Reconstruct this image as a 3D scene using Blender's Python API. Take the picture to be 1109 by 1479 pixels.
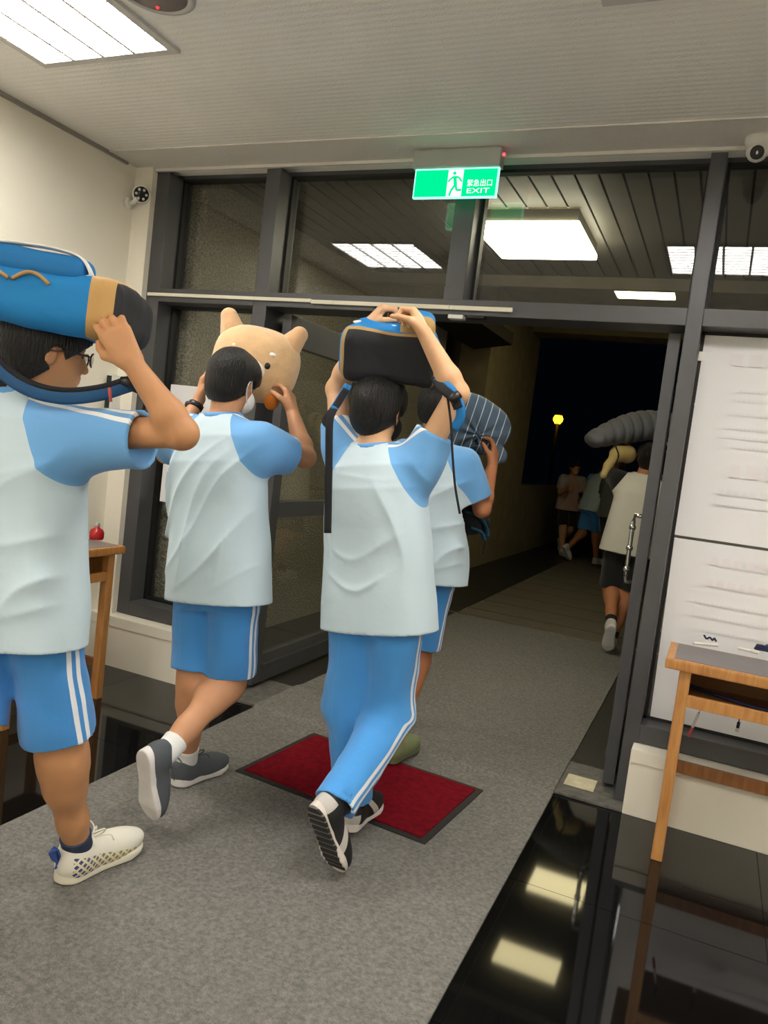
import bpy, bmesh, math, random
import numpy as np
from mathutils import Vector, Matrix

random.seed(7)
for o in list(bpy.data.objects):
    bpy.data.objects.remove(o, do_unlink=True)
SC = bpy.context.scene
COL = SC.collection

# ------------------------------------------------------------------ camera
F_PX, YAW, PITCH, ROLL = 1113.3, -0.4035, -0.0826, 0.1214
CAM = np.array([0.0, -3.4475, 1.448])
def cam_axes():
    cy, sy, cp, sp = math.cos(YAW), math.sin(YAW), math.cos(PITCH), math.sin(PITCH)
    fwd = np.array([sy * cp, cy * cp, sp]); right = np.array([cy, -sy, 0.0]); up = np.cross(right, fwd)
    c, s = math.cos(ROLL), math.sin(ROLL)
    return c * right + s * up, -s * right + c * up, fwd
CR, CU, CF = cam_axes()
cam_data = bpy.data.cameras.new('camera')
cam = bpy.data.objects.new('camera', cam_data); COL.objects.link(cam)
cam_data.sensor_fit = 'VERTICAL'; cam_data.sensor_height = 36.0
cam_data.lens = F_PX / 1479.0 * 36.0
cam_data.clip_start = 0.02; cam_data.clip_end = 200
m = Matrix.Identity(4)
for i in range(3):
    m[i][0], m[i][1], m[i][2], m[i][3] = CR[i], CU[i], -CF[i], CAM[i]
cam.matrix_world = m
SC.camera = cam

# ------------------------------------------------------------------ world (night) and exposure
w = bpy.data.worlds.new('night'); SC.world = w; w.use_nodes = True
w.node_tree.nodes['Background'].inputs[0].default_value = (0.004, 0.006, 0.012, 1)
w.node_tree.nodes['Background'].inputs[1].default_value = 0.12
SC.view_settings.view_transform = 'Standard'
SC.view_settings.look = 'None'
SC.view_settings.gamma = 1.0
SC.view_settings.use_curve_mapping = False
SC.view_settings.exposure = 0.12
ROOM_LIGHT = 27.0      # emission of the fluorescent panels in the hall
PORCH_LIGHT = 20.0
UPPER_LIGHT = 7.0

# ------------------------------------------------------------------ pixel -> place helpers (metres; the scale is real)
def ray(px, py): return CF + (px - 554.5) / F_PX * CR - (py - 739.5) / F_PX * CU
def atZ(px, py, z=0.0): v = ray(px, py); return CAM + v * (z - CAM[2]) / v[2]
def atY(px, py, y=0.0): v = ray(px, py); return CAM + v * (y - CAM[1]) / v[1]
def atX(px, py, x=0.0): v = ray(px, py); return CAM + v * (x - CAM[0]) / v[0]
def atD(px, py, d): return CAM + ray(px, py) * d
def nz(v): v = np.asarray(v, float); return v / (np.linalg.norm(v) + 1e-12)
RH = nz([CR[0], CR[1], 0]); FH = nz([CF[0], CF[1], 0]); RH = nz([math.cos(YAW), -math.sin(YAW), 0])
UPV = np.array([0, 0, 1.0])

# ------------------------------------------------------------------ materials
def lin(c):
    out = []
    for v in c[:3]:
        v = v / 255.0
        out.append(v / 12.92 if v <= 0.04045 else ((v + 0.055) / 1.055) ** 2.4)
    return (*out, 1.0)
MATS = {}
def mat(name, col, rough=0.6, metal=0.0, bump=0.0, bscale=60.0, var=0.0, vscale=8.0, spec=0.5, sheen=0.0,
        emit=0.0, sss=0.0, coat=0.0, stretch=None, bdist=0.01, detail=4.0):
    if name in MATS: return MATS[name]
    M = bpy.data.materials.new(name); M.use_nodes = True; MATS[name] = M
    nt = M.node_tree; N = nt.nodes; L = nt.links; B = N['Principled BSDF']
    c = lin(col)
    B.inputs['Base Color'].default_value = c; B.inputs['Roughness'].default_value = rough
    B.inputs['Metallic'].default_value = metal; B.inputs['Specular IOR Level'].default_value = spec
    if sheen: B.inputs['Sheen Weight'].default_value = sheen; B.inputs['Sheen Roughness'].default_value = 0.6
    if sss:
        B.inputs['Subsurface Weight'].default_value = sss
        B.inputs['Subsurface Radius'].default_value = (0.012, 0.005, 0.003)
    if coat: B.inputs['Coat Weight'].default_value = coat; B.inputs['Coat Roughness'].default_value = 0.15
    if emit:
        B.inputs['Emission Color'].default_value = c; B.inputs['Emission Strength'].default_value = emit
    if bump or var:
        tc = N.new('ShaderNodeTexCoord'); mp = N.new('ShaderNodeMapping')
        L.new(tc.outputs['Object'], mp.inputs['Vector'])
        if stretch: mp.inputs['Scale'].default_value = stretch
        if bump:
            n = N.new('ShaderNodeTexNoise'); n.inputs['Scale'].default_value = bscale; n.inputs['Detail'].default_value = detail
            L.new(mp.outputs[0], n.inputs['Vector'])
            b = N.new('ShaderNodeBump'); b.inputs['Strength'].default_value = bump; b.inputs['Distance'].default_value = bdist
            L.new(n.outputs['Fac'], b.inputs['Height']); L.new(b.outputs[0], B.inputs['Normal'])
        if var:
            n2 = N.new('ShaderNodeTexNoise'); n2.inputs['Scale'].default_value = vscale; n2.inputs['Detail'].default_value = 5
            L.new(mp.outputs[0], n2.inputs['Vector'])
            r = N.new('ShaderNodeValToRGB')
            r.color_ramp.elements[0].position = 0.3; r.color_ramp.elements[1].position = 0.7
            r.color_ramp.elements[0].color = tuple(x * (1 - var) for x in c[:3]) + (1,)
            r.color_ramp.elements[1].color = tuple(min(1, x * (1 + var)) for x in c[:3]) + (1,)
            L.new(n2.outputs['Fac'], r.inputs['Fac']); L.new(r.outputs[0], B.inputs['Base Color'])
    return M
def glass_mat(name, tint=(0.92, 0.93, 0.92), rough=0.0, f0=0.055):
    M = bpy.data.materials.new(name); M.use_nodes = True; nt = M.node_tree; N = nt.nodes; L = nt.links
    N.remove(N['Principled BSDF'])
    tr = N.new('ShaderNodeBsdfTransparent'); tr.inputs[0].default_value = (*tint, 1)
    gl = N.new('ShaderNodeBsdfGlossy'); gl.inputs['Roughness'].default_value = rough; gl.inputs['Color'].default_value = (1, 1, 1, 1)
    lw = N.new('ShaderNodeLayerWeight'); lw.inputs['Blend'].default_value = 0.5
    p = N.new('ShaderNodeMath'); p.operation = 'POWER'; p.inputs[1].default_value = 5
    a = N.new('ShaderNodeMath'); a.operation = 'MULTIPLY_ADD'; a.inputs[1].default_value = 1 - f0; a.inputs[2].default_value = f0
    mx = N.new('ShaderNodeMixShader')
    L.new(lw.outputs['Facing'], p.inputs[0]); L.new(p.outputs[0], a.inputs[0]); L.new(a.outputs[0], mx.inputs[0])
    L.new(tr.outputs[0], mx.inputs[1]); L.new(gl.outputs[0], mx.inputs[2])
    L.new(mx.outputs[0], N['Material Output'].inputs[0]); MATS[name] = M
    return M
def math_node(nt, op, a, b=None, clamp=False):
    n = nt.nodes.new('ShaderNodeMath'); n.operation = op; n.use_clamp = clamp
    for i, v in enumerate((a, b)):
        if v is None: continue
        if isinstance(v, (int, float)): n.inputs[i].default_value = v
        else: nt.links.new(v, n.inputs[i])
    return n.outputs[0]
def attr_node(nt, name):
    n = nt.nodes.new('ShaderNodeAttribute'); n.attribute_name = name; return n.outputs['Fac']
def mixc(nt, fac, a, b):
    n = nt.nodes.new('ShaderNodeMix'); n.data_type = 'RGBA'
    nt.links.new(fac, n.inputs[0])
    for i, v in ((6, a), (7, b)):
        if isinstance(v, tuple): n.inputs[i].default_value = v
        else: nt.links.new(v, n.inputs[i])
    return n.outputs[2]
def fabric_bump(M, strength=0.15, scale=500, wrinkle=0.0):
    nt = M.node_tree; B = nt.nodes['Principled BSDF']
    tc = nt.nodes.new('ShaderNodeTexCoord')
    n = nt.nodes.new('ShaderNodeTexNoise'); n.inputs['Scale'].default_value = scale
    nt.links.new(tc.outputs['Object'], n.inputs['Vector'])
    b = nt.nodes.new('ShaderNodeBump'); b.inputs['Strength'].default_value = strength; b.inputs['Distance'].default_value = 0.002
    nt.links.new(n.outputs['Fac'], b.inputs['Height']); nt.links.new(b.outputs[0], B.inputs['Normal'])
    if wrinkle:
        n2 = nt.nodes.new('ShaderNodeTexNoise'); n2.inputs['Scale'].default_value = 9; n2.inputs['Detail'].default_value = 3; n2.inputs['Distortion'].default_value = 0.2
        nt.links.new(tc.outputs['Object'], n2.inputs['Vector'])
        b2 = nt.nodes.new('ShaderNodeBump'); b2.inputs['Strength'].default_value = wrinkle; b2.inputs['Distance'].default_value = 0.03
        nt.links.new(n2.outputs['Fac'], b2.inputs['Height']); nt.links.new(b.outputs[0], b2.inputs['Normal'])
        nt.links.new(b2.outputs[0], B.inputs['Normal'])
def shirt_mat(name, pale, sleeve, stripe=(238, 240, 243)):
    M = mat(name, pale, rough=0.85, sheen=0.15, spec=0.2); nt = M.node_tree
    sl = attr_node(nt, 'sl'); st = attr_node(nt, 'st')
    on = math_node(nt, 'GREATER_THAN', sl, 0.0)
    a = math_node(nt, 'ABSOLUTE', math_node(nt, 'SUBTRACT', math_node(nt, 'ABSOLUTE', st), 0.0155))
    s = math_node(nt, 'MULTIPLY', math_node(nt, 'LESS_THAN', a, 0.0075), on)
    c = mixc(nt, on, lin(pale), lin(sleeve)); c = mixc(nt, s, c, lin(stripe))
    nt.links.new(c, nt.nodes['Principled BSDF'].inputs['Base Color'])
    fabric_bump(M, 0.12, 600, 0.10); return M
def pants_mat(name, base, stripe=(232, 236, 242), has=True):
    M = mat(name, base, rough=0.75, sheen=0.2, spec=0.25); nt = M.node_tree
    if has:
        st = attr_node(nt, 'st')
        a = math_node(nt, 'ABSOLUTE', math_node(nt, 'SUBTRACT', math_node(nt, 'ABSOLUTE', st), 0.0145))
        s = math_node(nt, 'LESS_THAN', a, 0.0075)
        nt.links.new(mixc(nt, s, lin(base), lin(stripe)), nt.nodes['Principled BSDF'].inputs['Base Color'])
    fabric_bump(M, 0.1, 600, 0.2); return M
def wood_mat(name, a, b):
    M = mat(name, a, rough=0.42, spec=0.4); nt = M.node_tree
    tc = nt.nodes.new('ShaderNodeTexCoord'); mp = nt.nodes.new('ShaderNodeMapping')
    mp.inputs['Scale'].default_value = (14, 14, 1.6)
    n = nt.nodes.new('ShaderNodeTexNoise'); n.inputs['Scale'].default_value = 4.5; n.inputs['Detail'].default_value = 6; n.inputs['Distortion'].default_value = 0.6
    r = nt.nodes.new('ShaderNodeValToRGB'); r.color_ramp.elements[0].color = lin(a); r.color_ramp.elements[1].color = lin(b)
    r.color_ramp.elements[0].position = 0.32; r.color_ramp.elements[1].position = 0.68
    nt.links.new(tc.outputs['Object'], mp.inputs[0]); nt.links.new(mp.outputs[0], n.inputs['Vector'])
    nt.links.new(n.outputs['Fac'], r.inputs['Fac']); nt.links.new(r.outputs[0], nt.nodes['Principled BSDF'].inputs['Base Color'])
    return M

cream = mat('cream_wall_paint', (236, 230, 214), rough=0.7, bump=0.12, bscale=220, var=0.03, vscale=1.5)
def ceiling_mat():
    M = mat('ceiling_paint', (246, 243, 236), rough=0.8, var=0.05, vscale=2.0); nt = M.node_tree; N = nt.nodes; L = nt.links
    tc = N.new('ShaderNodeTexCoord'); mp = N.new('ShaderNodeMapping'); mp.inputs['Scale'].default_value = (1, 1, 1)
    L.new(tc.outputs['Object'], mp.inputs[0])
    wv = N.new('ShaderNodeTexWave'); wv.bands_direction = 'Y'; wv.inputs['Scale'].default_value = 9; wv.inputs['Distortion'].default_value = 1.5
    wv.inputs['Detail'].default_value = 2; wv.inputs['Detail Scale'].default_value = 6
    L.new(mp.outputs[0], wv.inputs['Vector'])
    n = N.new('ShaderNodeTexNoise'); n.inputs['Scale'].default_value = 130; L.new(mp.outputs[0], n.inputs['Vector'])
    b = N.new('ShaderNodeBump'); b.inputs['Strength'].default_value = 0.10; b.inputs['Distance'].default_value = 0.010
    b2 = N.new('ShaderNodeBump'); b2.inputs['Strength'].default_value = 0.35; b2.inputs['Distance'].default_value = 0.006
    L.new(wv.outputs['Fac'], b.inputs['Height']); L.new(n.outputs['Fac'], b2.inputs['Height']); L.new(b.outputs[0], b2.inputs['Normal'])
    L.new(b2.outputs[0], N['Principled BSDF'].inputs['Normal']); return M
ceil_m = ceiling_mat()
ceil_band = mat('ceiling_band_paint', (226, 222, 214), rough=0.85, bump=0.4, bscale=160, bdist=0.006)
granite = mat('black_polished_granite', (13, 13, 13), rough=0.045, spec=0.5, var=0.35, vscale=260)
bounce_tile = mat('pale_bounce_tile', (214, 208, 196), rough=0.35, var=0.08, vscale=60)  # made-up pale floor, added out of view to bounce light onto the ceiling
grout = mat('dark_grout', (30, 30, 29), rough=0.7)
carpet_m = mat('grey_loop_carpet', (126, 124, 119), rough=0.97, bump=0.9, bscale=170, var=0.28, vscale=75, spec=0.1, bdist=0.012)
porch_floor_m = mat('porch_granite', (44, 43, 40), rough=0.45, bump=0.2, bscale=90, var=0.3, vscale=40)
porch_runner_m = mat('porch_runner', (104, 98, 86), rough=0.8, bump=0.5, bscale=40, var=0.18, vscale=6, stretch=(0.6, 5, 1))
pebble = mat('pebbledash', (152, 146, 128), rough=0.9, bump=1.0, bscale=75, var=0.5, vscale=95, bdist=0.03, spec=0.2)
plaster = mat('porch_plaster', (150, 136, 104), rough=0.9, bump=0.5, bscale=70, var=0.12, vscale=5, bdist=0.01)
slat_m = mat('porch_slat', (112, 108, 100), rough=0.55, var=0.06, vscale=2)
concrete = mat('porch_concrete', (126, 120, 106), rough=0.9, bump=0.3, bscale=40, var=0.15, vscale=4)
dark_gap = mat('dark_gap', (14, 14, 14), rough=0.9)
alu = mat('dark_bronze_aluminium', (82, 82, 84), rough=0.42, metal=0.2, spec=0.4, var=0.06, vscale=6)
alu_dark = mat('black_gasket', (16, 16, 17), rough=0.55)
glass = glass_mat('clear_glass')
whiteplastic = mat('white_plastic', (226, 224, 216), rough=0.45)
greyplastic = mat('grey_plastic', (170, 176, 170), rough=0.5)
raceway_m = mat('ivory_raceway', (224, 218, 196), rough=0.5)
stone = mat('grey_stone_sill', (92, 90, 86), rough=0.6, bump=0.4, bscale=80, var=0.35, vscale=30)
wood = wood_mat('oak_veneer', (196, 142, 84), (172, 116, 62))
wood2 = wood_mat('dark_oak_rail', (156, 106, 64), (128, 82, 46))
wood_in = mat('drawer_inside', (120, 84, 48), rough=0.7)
greytop = mat('grey_laminate', (118, 112, 114), rough=0.5, var=0.05)
paper = mat('white_paper', (232, 231, 232), rough=0.9, var=0.015, vscale=3)
ink_red = mat('faint_red_ink', (231, 225, 227), rough=0.9)
ink_grey = mat('faint_grey_ink', (228, 227, 229), rough=0.9)
chrome = mat('chrome', (210, 210, 210), rough=0.12, metal=1.0)
black_plastic = mat('black_plastic', (20, 20, 22), rough=0.4)
black_fabric = mat('black_fabric', (24, 25, 29), rough=0.9, bump=0.3, bscale=400, bdist=0.002)
def skin(name, c): return mat(name, c, rough=0.52, sss=0.12, spec=0.35, var=0.06, vscale=14, bump=0.05, bscale=300)
skinA = skin('skin_tan', (192, 140, 98)); skinB = skin('skin_warm', (198, 145, 108)); skinC = skin('skin_light', (216, 170, 130)); skinD = skin('skin_brown', (178, 118, 82))
hair_m = mat('black_hair', (15, 13, 13), rough=0.38, bump=1.0, bscale=150, stretch=(1.6, 1.6, 0.14), bdist=0.012, spec=0.45)
PALE, BLUE = (192, 211, 221), (108, 166, 220)
shirt_m = shirt_mat('raglan_shirt', PALE, BLUE)
collar_m = mat('blue_rib_collar', (98, 158, 216), rough=0.9, bump=0.4, bscale=250, bdist=0.003)
shorts_m = pants_mat('blue_shorts', (62, 138, 208))
pants_m = pants_mat('blue_track_pants', (72, 152, 224))
white_cloth = mat('white_cloth', (228, 228, 226), rough=0.9, bump=0.25, bscale=250, bdist=0.003)
navy_cloth = mat('navy_sock', (44, 58, 82), rough=0.9, bump=0.25, bscale=250, bdist=0.003)

# ------------------------------------------------------------------ mesh helpers
def setp(o, label=None, category=None, group=None, kind=None):
    if label: o['label'] = label
    if category: o["category"] = category
    if group: o['group'] = group
    if kind: o['kind'] = kind
    return o
def origin(o):
    v = np.zeros(3)
    while o is not None:
        v = v + np.array(o.location[:]); o = o.parent
    return v
def empty(name, loc, **k):
    o = bpy.data.objects.new(name, None); COL.objects.link(o); o.location = tuple(float(x) for x in loc)
    o.empty_display_size = 0.1
    return setp(o, **k)
def link(name, me, parent=None):
    o = bpy.data.objects.new(name, me); COL.objects.link(o)
    if parent is not None: o.parent = parent
    return o
def meshobj(name, V, Fc, m, parent=None, smooth=False, loc=None, attrs=None, **k):
    """V in world coordinates; Fc list of faces or (n,4) array."""
    V = np.asarray(V, float)
    org = origin(parent) if parent is not None else (np.asarray(loc, float) if loc is not None else np.array([V[:, 0].mean(), V[:, 1].mean(), V[:, 2].min()]))
    V = V - org
    me = bpy.data.meshes.new(name)
    if isinstance(Fc, np.ndarray):
        n = len(Fc)
        me.vertices.add(len(V)); me.vertices.foreach_set('co', V.astype(np.float32).ravel())
        me.loops.add(4 * n); me.loops.foreach_set('vertex_index', Fc.astype(np.int32).ravel())
        me.polygons.add(n); me.polygons.foreach_set('loop_start', np.arange(0, 4 * n, 4, dtype=np.int32))
        me.update(calc_edges=True)
    else:
        me.from_pydata(V.tolist(), [], Fc); me.update()
    if smooth: me.polygons.foreach_set('use_smooth', np.ones(len(me.polygons), dtype=bool))
    if attrs:
        for a, vals in attrs.items():
            at = me.attributes.new(a, 'FLOAT', 'POINT'); at.data.foreach_set('value', np.asarray(vals, np.float32))
    me.materials.append(m)
    o = link(name, me, parent)
    if parent is None: o.location = tuple(org)
    return setp(o, **k)
def bm_obj(name, bm, m, parent=None, smooth=False, loc=None, **k):
    V = np.array([v.co[:] for v in bm.verts]); bm.verts.index_update()
    Fc = [[v.index for v in f.verts] for f in bm.faces]; bm.free()
    return meshobj(name, V, Fc, m, parent, smooth, loc, **k)
def add_box(bm, lo, hi, bev=0.0, M=None):
    vs = [bm.verts.new((x, y, z)) for x in (lo[0], hi[0]) for y in (lo[1], hi[1]) for z in (lo[2], hi[2])]
    fs = [bm.faces.new([vs[i] for i in q]) for q in ((0, 1, 3, 2), (4, 6, 7, 5), (0, 4, 5, 1), (2, 3, 7, 6), (0, 2, 6, 4), (1, 5, 7, 3))]
    if bev > 0:
        es = list({e for f in fs for e in f.edges})
        r = bmesh.ops.bevel(bm, geom=es, offset=bev, segments=2, affect='EDGES', profile=0.7)
        vs = list({v for f in r['faces'] for v in f.verts} | {v for v in vs if v.is_valid})
    if M is not None:
        for v in vs: v.co = M @ v.co
def box(name, lo, hi, m, parent=None, bev=0.0, M=None, loc=None, **k):
    bm = bmesh.new(); add_box(bm, lo, hi, bev, M); return bm_obj(name, bm, m, parent, loc=loc, **k)
def frame_of(d, hint=(0, 0, 1)):
    d = nz(d); h = np.asarray(hint, float)
    if abs(d @ nz(h)) > 0.98: h = np.array([1.0, 0, 0])
    a = nz(np.cross(h, d)); b = np.cross(d, a); return a, b
def sweep(pts, ra, rb=None, seg=10, hint=(0, 0, 1), taper=None, square=False):
    """tube or ribbon along points: half sizes ra (across) and rb (along the hint); returns V, F"""
    pts = [np.asarray(p, float) for p in pts]; rb = ra if rb is None else rb
    V, Fc = [], []
    n = len(pts)
    if square:
        cs = [(-1, -1), (1, -1), (1, 1), (-1, 1)]; seg = 4
    else:
        cs = [(math.cos(2 * math.pi * i / seg), math.sin(2 * math.pi * i / seg)) for i in range(seg)]
    for i, p in enumerate(pts):
        d = pts[min(i + 1, n - 1)] - pts[max(i - 1, 0)]
        a, b = frame_of(d, hint[i] if (isinstance(hint, list)) else hint)
        t = taper[i] if taper is not None else 1.0
        for c, s in cs: V.append(p + a * (c * ra * t) + b * (s * rb * t))
    for i in range(n - 1):
        for j in range(seg):
            Fc.append([i * seg + j, i * seg + (j + 1) % seg, (i + 1) * seg + (j + 1) % seg, (i + 1) * seg + j])
    Fc.append(list(range(seg))[::-1]); Fc.append([(n - 1) * seg + j for j in range(seg)])
    return V, Fc
def smooth_path(pts, n=8):
    P = [np.asarray(p, float) for p in pts]; P = [2 * P[0] - P[1]] + P + [2 * P[-1] - P[-2]]; out = []
    for i in range(1, len(P) - 2):
        for k in range(n):
            t = k / n; a, b, c, d = P[i - 1], P[i], P[i + 1], P[i + 2]
            out.append(0.5 * ((2 * b) + (c - a) * t + (2 * a - 5 * b + 4 * c - d) * t * t + (3 * b - a - 3 * c + d) * t ** 3))
    out.append(P[-2]); return out
def tube(name, pts, ra, m, parent=None, rb=None, seg=10, hint=(0, 0, 1), square=False, smooth=True, taper=None, loc=None, **k):
    V, Fc = sweep(pts, ra, rb, seg, hint, taper, square)
    return meshobj(name, V, Fc, m, parent, smooth and not square, loc, **k)
def lathe(name, prof, m, parent=None, axis=(0, 0, 1), base=(0, 0, 0), seg=24, loc=None, **k):
    """prof: list of (r, h) along axis from base"""
    a, b = frame_of(axis, (0, 1, 0) if abs(axis[1]) < 0.9 else (1, 0, 0)); ax = nz(axis); base = np.asarray(base, float)
    V, Fc = [], []
    for r, h in prof:
        for i in range(seg):
            t = 2 * math.pi * i / seg; V.append(base + ax * h + (a * math.cos(t) + b * math.sin(t)) * max(r, 1e-4))
    for i in range(len(prof) - 1):
        for j in range(seg): Fc.append([i * seg + j, i * seg + (j + 1) % seg, (i + 1) * seg + (j + 1) % seg, (i + 1) * seg + j])
    Fc.append(list(range(seg))[::-1]); Fc.append([(len(prof) - 1) * seg + j for j in range(seg)])
    return meshobj(name, V, Fc, m, parent, True, loc, **k)
def ball(name, c, r, m, parent=None, axes=None, seg=16, ring=10, **k):
    A = np.eye(3) if axes is None else np.asarray(axes); r = np.broadcast_to(np.asarray(r, float), (3,)); V, Fc = [], []
    for i in range(ring + 1):
        p = math.pi * i / ring
        for j in range(seg):
            t = 2 * math.pi * j / seg
            q = np.array([r[0] * math.sin(p) * math.cos(t), r[1] * math.sin(p) * math.sin(t), r[2] * math.cos(p)])
            V.append(np.asarray(c) + A.T @ q)
    for i in range(ring):
        for j in range(seg): Fc.append([i * seg + j, (i + 1) * seg + j, (i + 1) * seg + (j + 1) % seg, i * seg + (j + 1) % seg])
    return meshobj(name, V, Fc, m, parent, True, **k)

# ------------------------------------------------------------------ smooth solid modeller (signed distances on a grid -> quads)
class Vox:
    def __init__(s, lo, hi, h):
        s.h = h; s.lo = np.asarray(lo, float) - 3 * h; s.n = np.maximum(np.ceil((np.asarray(hi, float) + 3 * h - s.lo) / h).astype(int), 4)
        s.d = np.full(s.n, 0.08, np.float32)
        s.ax = [(s.lo[i] + h * np.arange(s.n[i])).astype(np.float32) for i in range(3)]
    def sub(s, lo, hi):
        a = np.clip(np.floor((np.asarray(lo) - s.lo) / s.h).astype(int), 0, s.n - 1); b = np.clip(np.ceil((np.asarray(hi) - s.lo) / s.h).astype(int) + 1, 1, s.n)
        sl = tuple(slice(a[i], max(b[i], a[i] + 1)) for i in range(3))
        X = s.ax[0][sl[0]][:, None, None]; Y = s.ax[1][sl[1]][None, :, None]; Z = s.ax[2][sl[2]][None, None, :]
        return sl, X, Y, Z
    def put(s, fn, lo, hi, k=0.02, mode='add'):
        mg = 0.06
        sl, X, Y, Z = s.sub(np.asarray(lo) - mg, np.asarray(hi) + mg)
        e = fn(X, Y, Z); D = s.d[sl]
        if mode == 'add':
            if k > 0:
                hh = np.maximum(k - np.abs(D - e), 0) / k; s.d[sl] = np.minimum(D, e) - hh * hh * k * 0.25
            else: s.d[sl] = np.minimum(D, e)
        else:
            s.d[sl] = np.maximum(D, -e)
    def cap(s, a, b, ra, rb, k=0.02, mode='add'):
        a = np.asarray(a, float); b = np.asarray(b, float); ab = b - a; L2 = ab @ ab + 1e-12
        def fn(X, Y, Z):
            t = np.clip(((X - a[0]) * ab[0] + (Y - a[1]) * ab[1] + (Z - a[2]) * ab[2]) / L2, 0, 1)
            return np.sqrt((X - a[0] - t * ab[0]) ** 2 + (Y - a[1] - t * ab[1]) ** 2 + (Z - a[2] - t * ab[2]) ** 2) - (ra + (rb - ra) * t)
        r = max(ra, rb); s.put(fn, np.minimum(a, b) - r, np.maximum(a, b) + r, k, mode)
    def ell(s, c, r, A=None, k=0.02, mode='add', p=2.0):
        c = np.asarray(c, float); A = np.eye(3) if A is None else np.asarray(A); r = np.asarray(r, float); mn = r.min(); R = r.max() * 1.3
        def fn(X, Y, Z):
            q = [(X - c[0]) * A[i][0] + (Y - c[1]) * A[i][1] + (Z - c[2]) * A[i][2] for i in range(3)]
            if p == 2.0:
                k0 = np.sqrt((q[0] / r[0]) ** 2 + (q[1] / r[1]) ** 2 + (q[2] / r[2]) ** 2)
                k1 = np.sqrt((q[0] / r[0] ** 2) ** 2 + (q[1] / r[1] ** 2) ** 2 + (q[2] / r[2] ** 2) ** 2) + 1e-6
                return k0 * (k0 - 1) / k1
            k0 = (np.abs(q[0] / r[0]) ** p + np.abs(q[1] / r[1]) ** p + np.abs(q[2] / r[2]) ** p) ** (1 / p)
            return (k0 - 1) * mn
        s.put(fn, c - R, c + R, k, mode)
    def rbox(s, c, hs, A, rad, k=0.02, mode='add', taper=0.0):
        c = np.asarray(c, float); A = np.asarray(A); hs = np.asarray(hs, float); R = np.linalg.norm(hs) + 0.02
        def fn(X, Y, Z):
            q = [(X - c[0]) * A[i][0] + (Y - c[1]) * A[i][1] + (Z - c[2]) * A[i][2] for i in range(3)]
            f = 1 - taper * q[1] / hs[1]
            u = [np.abs(q[0]) - hs[0] * f + rad, np.abs(q[1]) - hs[1] + rad, np.abs(q[2]) - hs[2] * f + rad]
            return np.sqrt(np.maximum(u[0], 0) ** 2 + np.maximum(u[1], 0) ** 2 + np.maximum(u[2], 0) ** 2) + np.minimum(np.maximum(u[0], np.maximum(u[1], u[2])), 0) - rad
        s.put(fn, c - R, c + R, k, mode)
    def plane(s, n, p0, lo=None, hi=None):
        """keep the side where n.(p-p0) < 0"""
        n = nz(n); p0 = np.asarray(p0, float)
        sl, X, Y, Z = s.sub(s.lo if lo is None else lo, s.lo + s.n * s.h if hi is None else hi)
        s.d[sl] = np.maximum(s.d[sl], (X - p0[0]) * n[0] + (Y - p0[1]) * n[1] + (Z - p0[2]) * n[2])
    def disp(s, fn):
        X = s.ax[0][:, None, None]; Y = s.ax[1][None, :, None]; Z = s.ax[2][None, None, :]
        s.d += fn(X, Y, Z).astype(np.float32)
    def mesh(s):
        d = s.d; d[0] = d[-1] = 1; d[:, 0] = d[:, -1] = 1; d[:, :, 0] = d[:, :, -1] = 1
        i8 = d < 0; nx, ny, nzz = s.n
        c = i8[:-1, :-1, :-1].astype(np.int8)
        for q in ((1, 0, 0), (0, 1, 0), (0, 0, 1), (1, 1, 0), (1, 0, 1), (0, 1, 1), (1, 1, 1)):
            c = c + i8[q[0]:nx - 1 + q[0], q[1]:ny - 1 + q[1], q[2]:nzz - 1 + q[2]]
        I = np.argwhere((c > 0) & (c < 8)); idx = np.full((nx - 1, ny - 1, nzz - 1), -1, np.int32)
        idx[I[:, 0], I[:, 1], I[:, 2]] = np.arange(len(I))
        cor = [(x, y, z) for x in (0, 1) for y in (0, 1) for z in (0, 1)]
        val = {q: d[I[:, 0] + q[0], I[:, 1] + q[1], I[:, 2] + q[2]] for q in cor}
        acc = np.zeros((len(I), 3)); cnt = np.zeros(len(I))
        for q in cor:
            for a in range(3):
                if q[a]: continue
                r = list(q); r[a] = 1; r = tuple(r); v0, v1 = val[q], val[r]; msk = (v0 < 0) != (v1 < 0)
                t = np.where(msk, v0 / np.where(msk, v0 - v1, 1), 0); pt = np.tile(np.array(q, float), (len(I), 1)); pt[:, a] += t
                acc += pt * msk[:, None]; cnt += msk
        V = s.lo + (I + acc / cnt[:, None]) * s.h
        Q = []
        for a in range(3):
            b, cc = (a + 1) % 3, (a + 2) % 3
            s0 = [slice(None)] * 3; s1 = [slice(None)] * 3; s0[a] = slice(0, -1); s1[a] = slice(1, None)
            ch = i8[tuple(s0)] != i8[tuple(s1)]; E = np.argwhere(ch)
            E = E[(E[:, b] > 0) & (E[:, cc] > 0) & (E[:, b] < s.n[b] - 1) & (E[:, cc] < s.n[cc] - 1)]
            ins = i8[E[:, 0], E[:, 1], E[:, 2]]
            def g(ob, oc):
                T = E.copy(); T[:, b] -= ob; T[:, cc] -= oc; return idx[T[:, 0], T[:, 1], T[:, 2]]
            q = np.stack([g(1, 1), g(0, 1), g(0, 0), g(1, 0)], 1); q[~ins] = q[~ins][:, ::-1]; Q.append(q)
        return V, np.concatenate(Q)
def vox_obj(name, vx, m, parent=None, attrs=None, loc=None, **k):
    V, Q = vx.mesh(); a = attrs(V) if attrs else None
    return meshobj(name, V, Q, m, parent, True, loc, a, **k)
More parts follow.
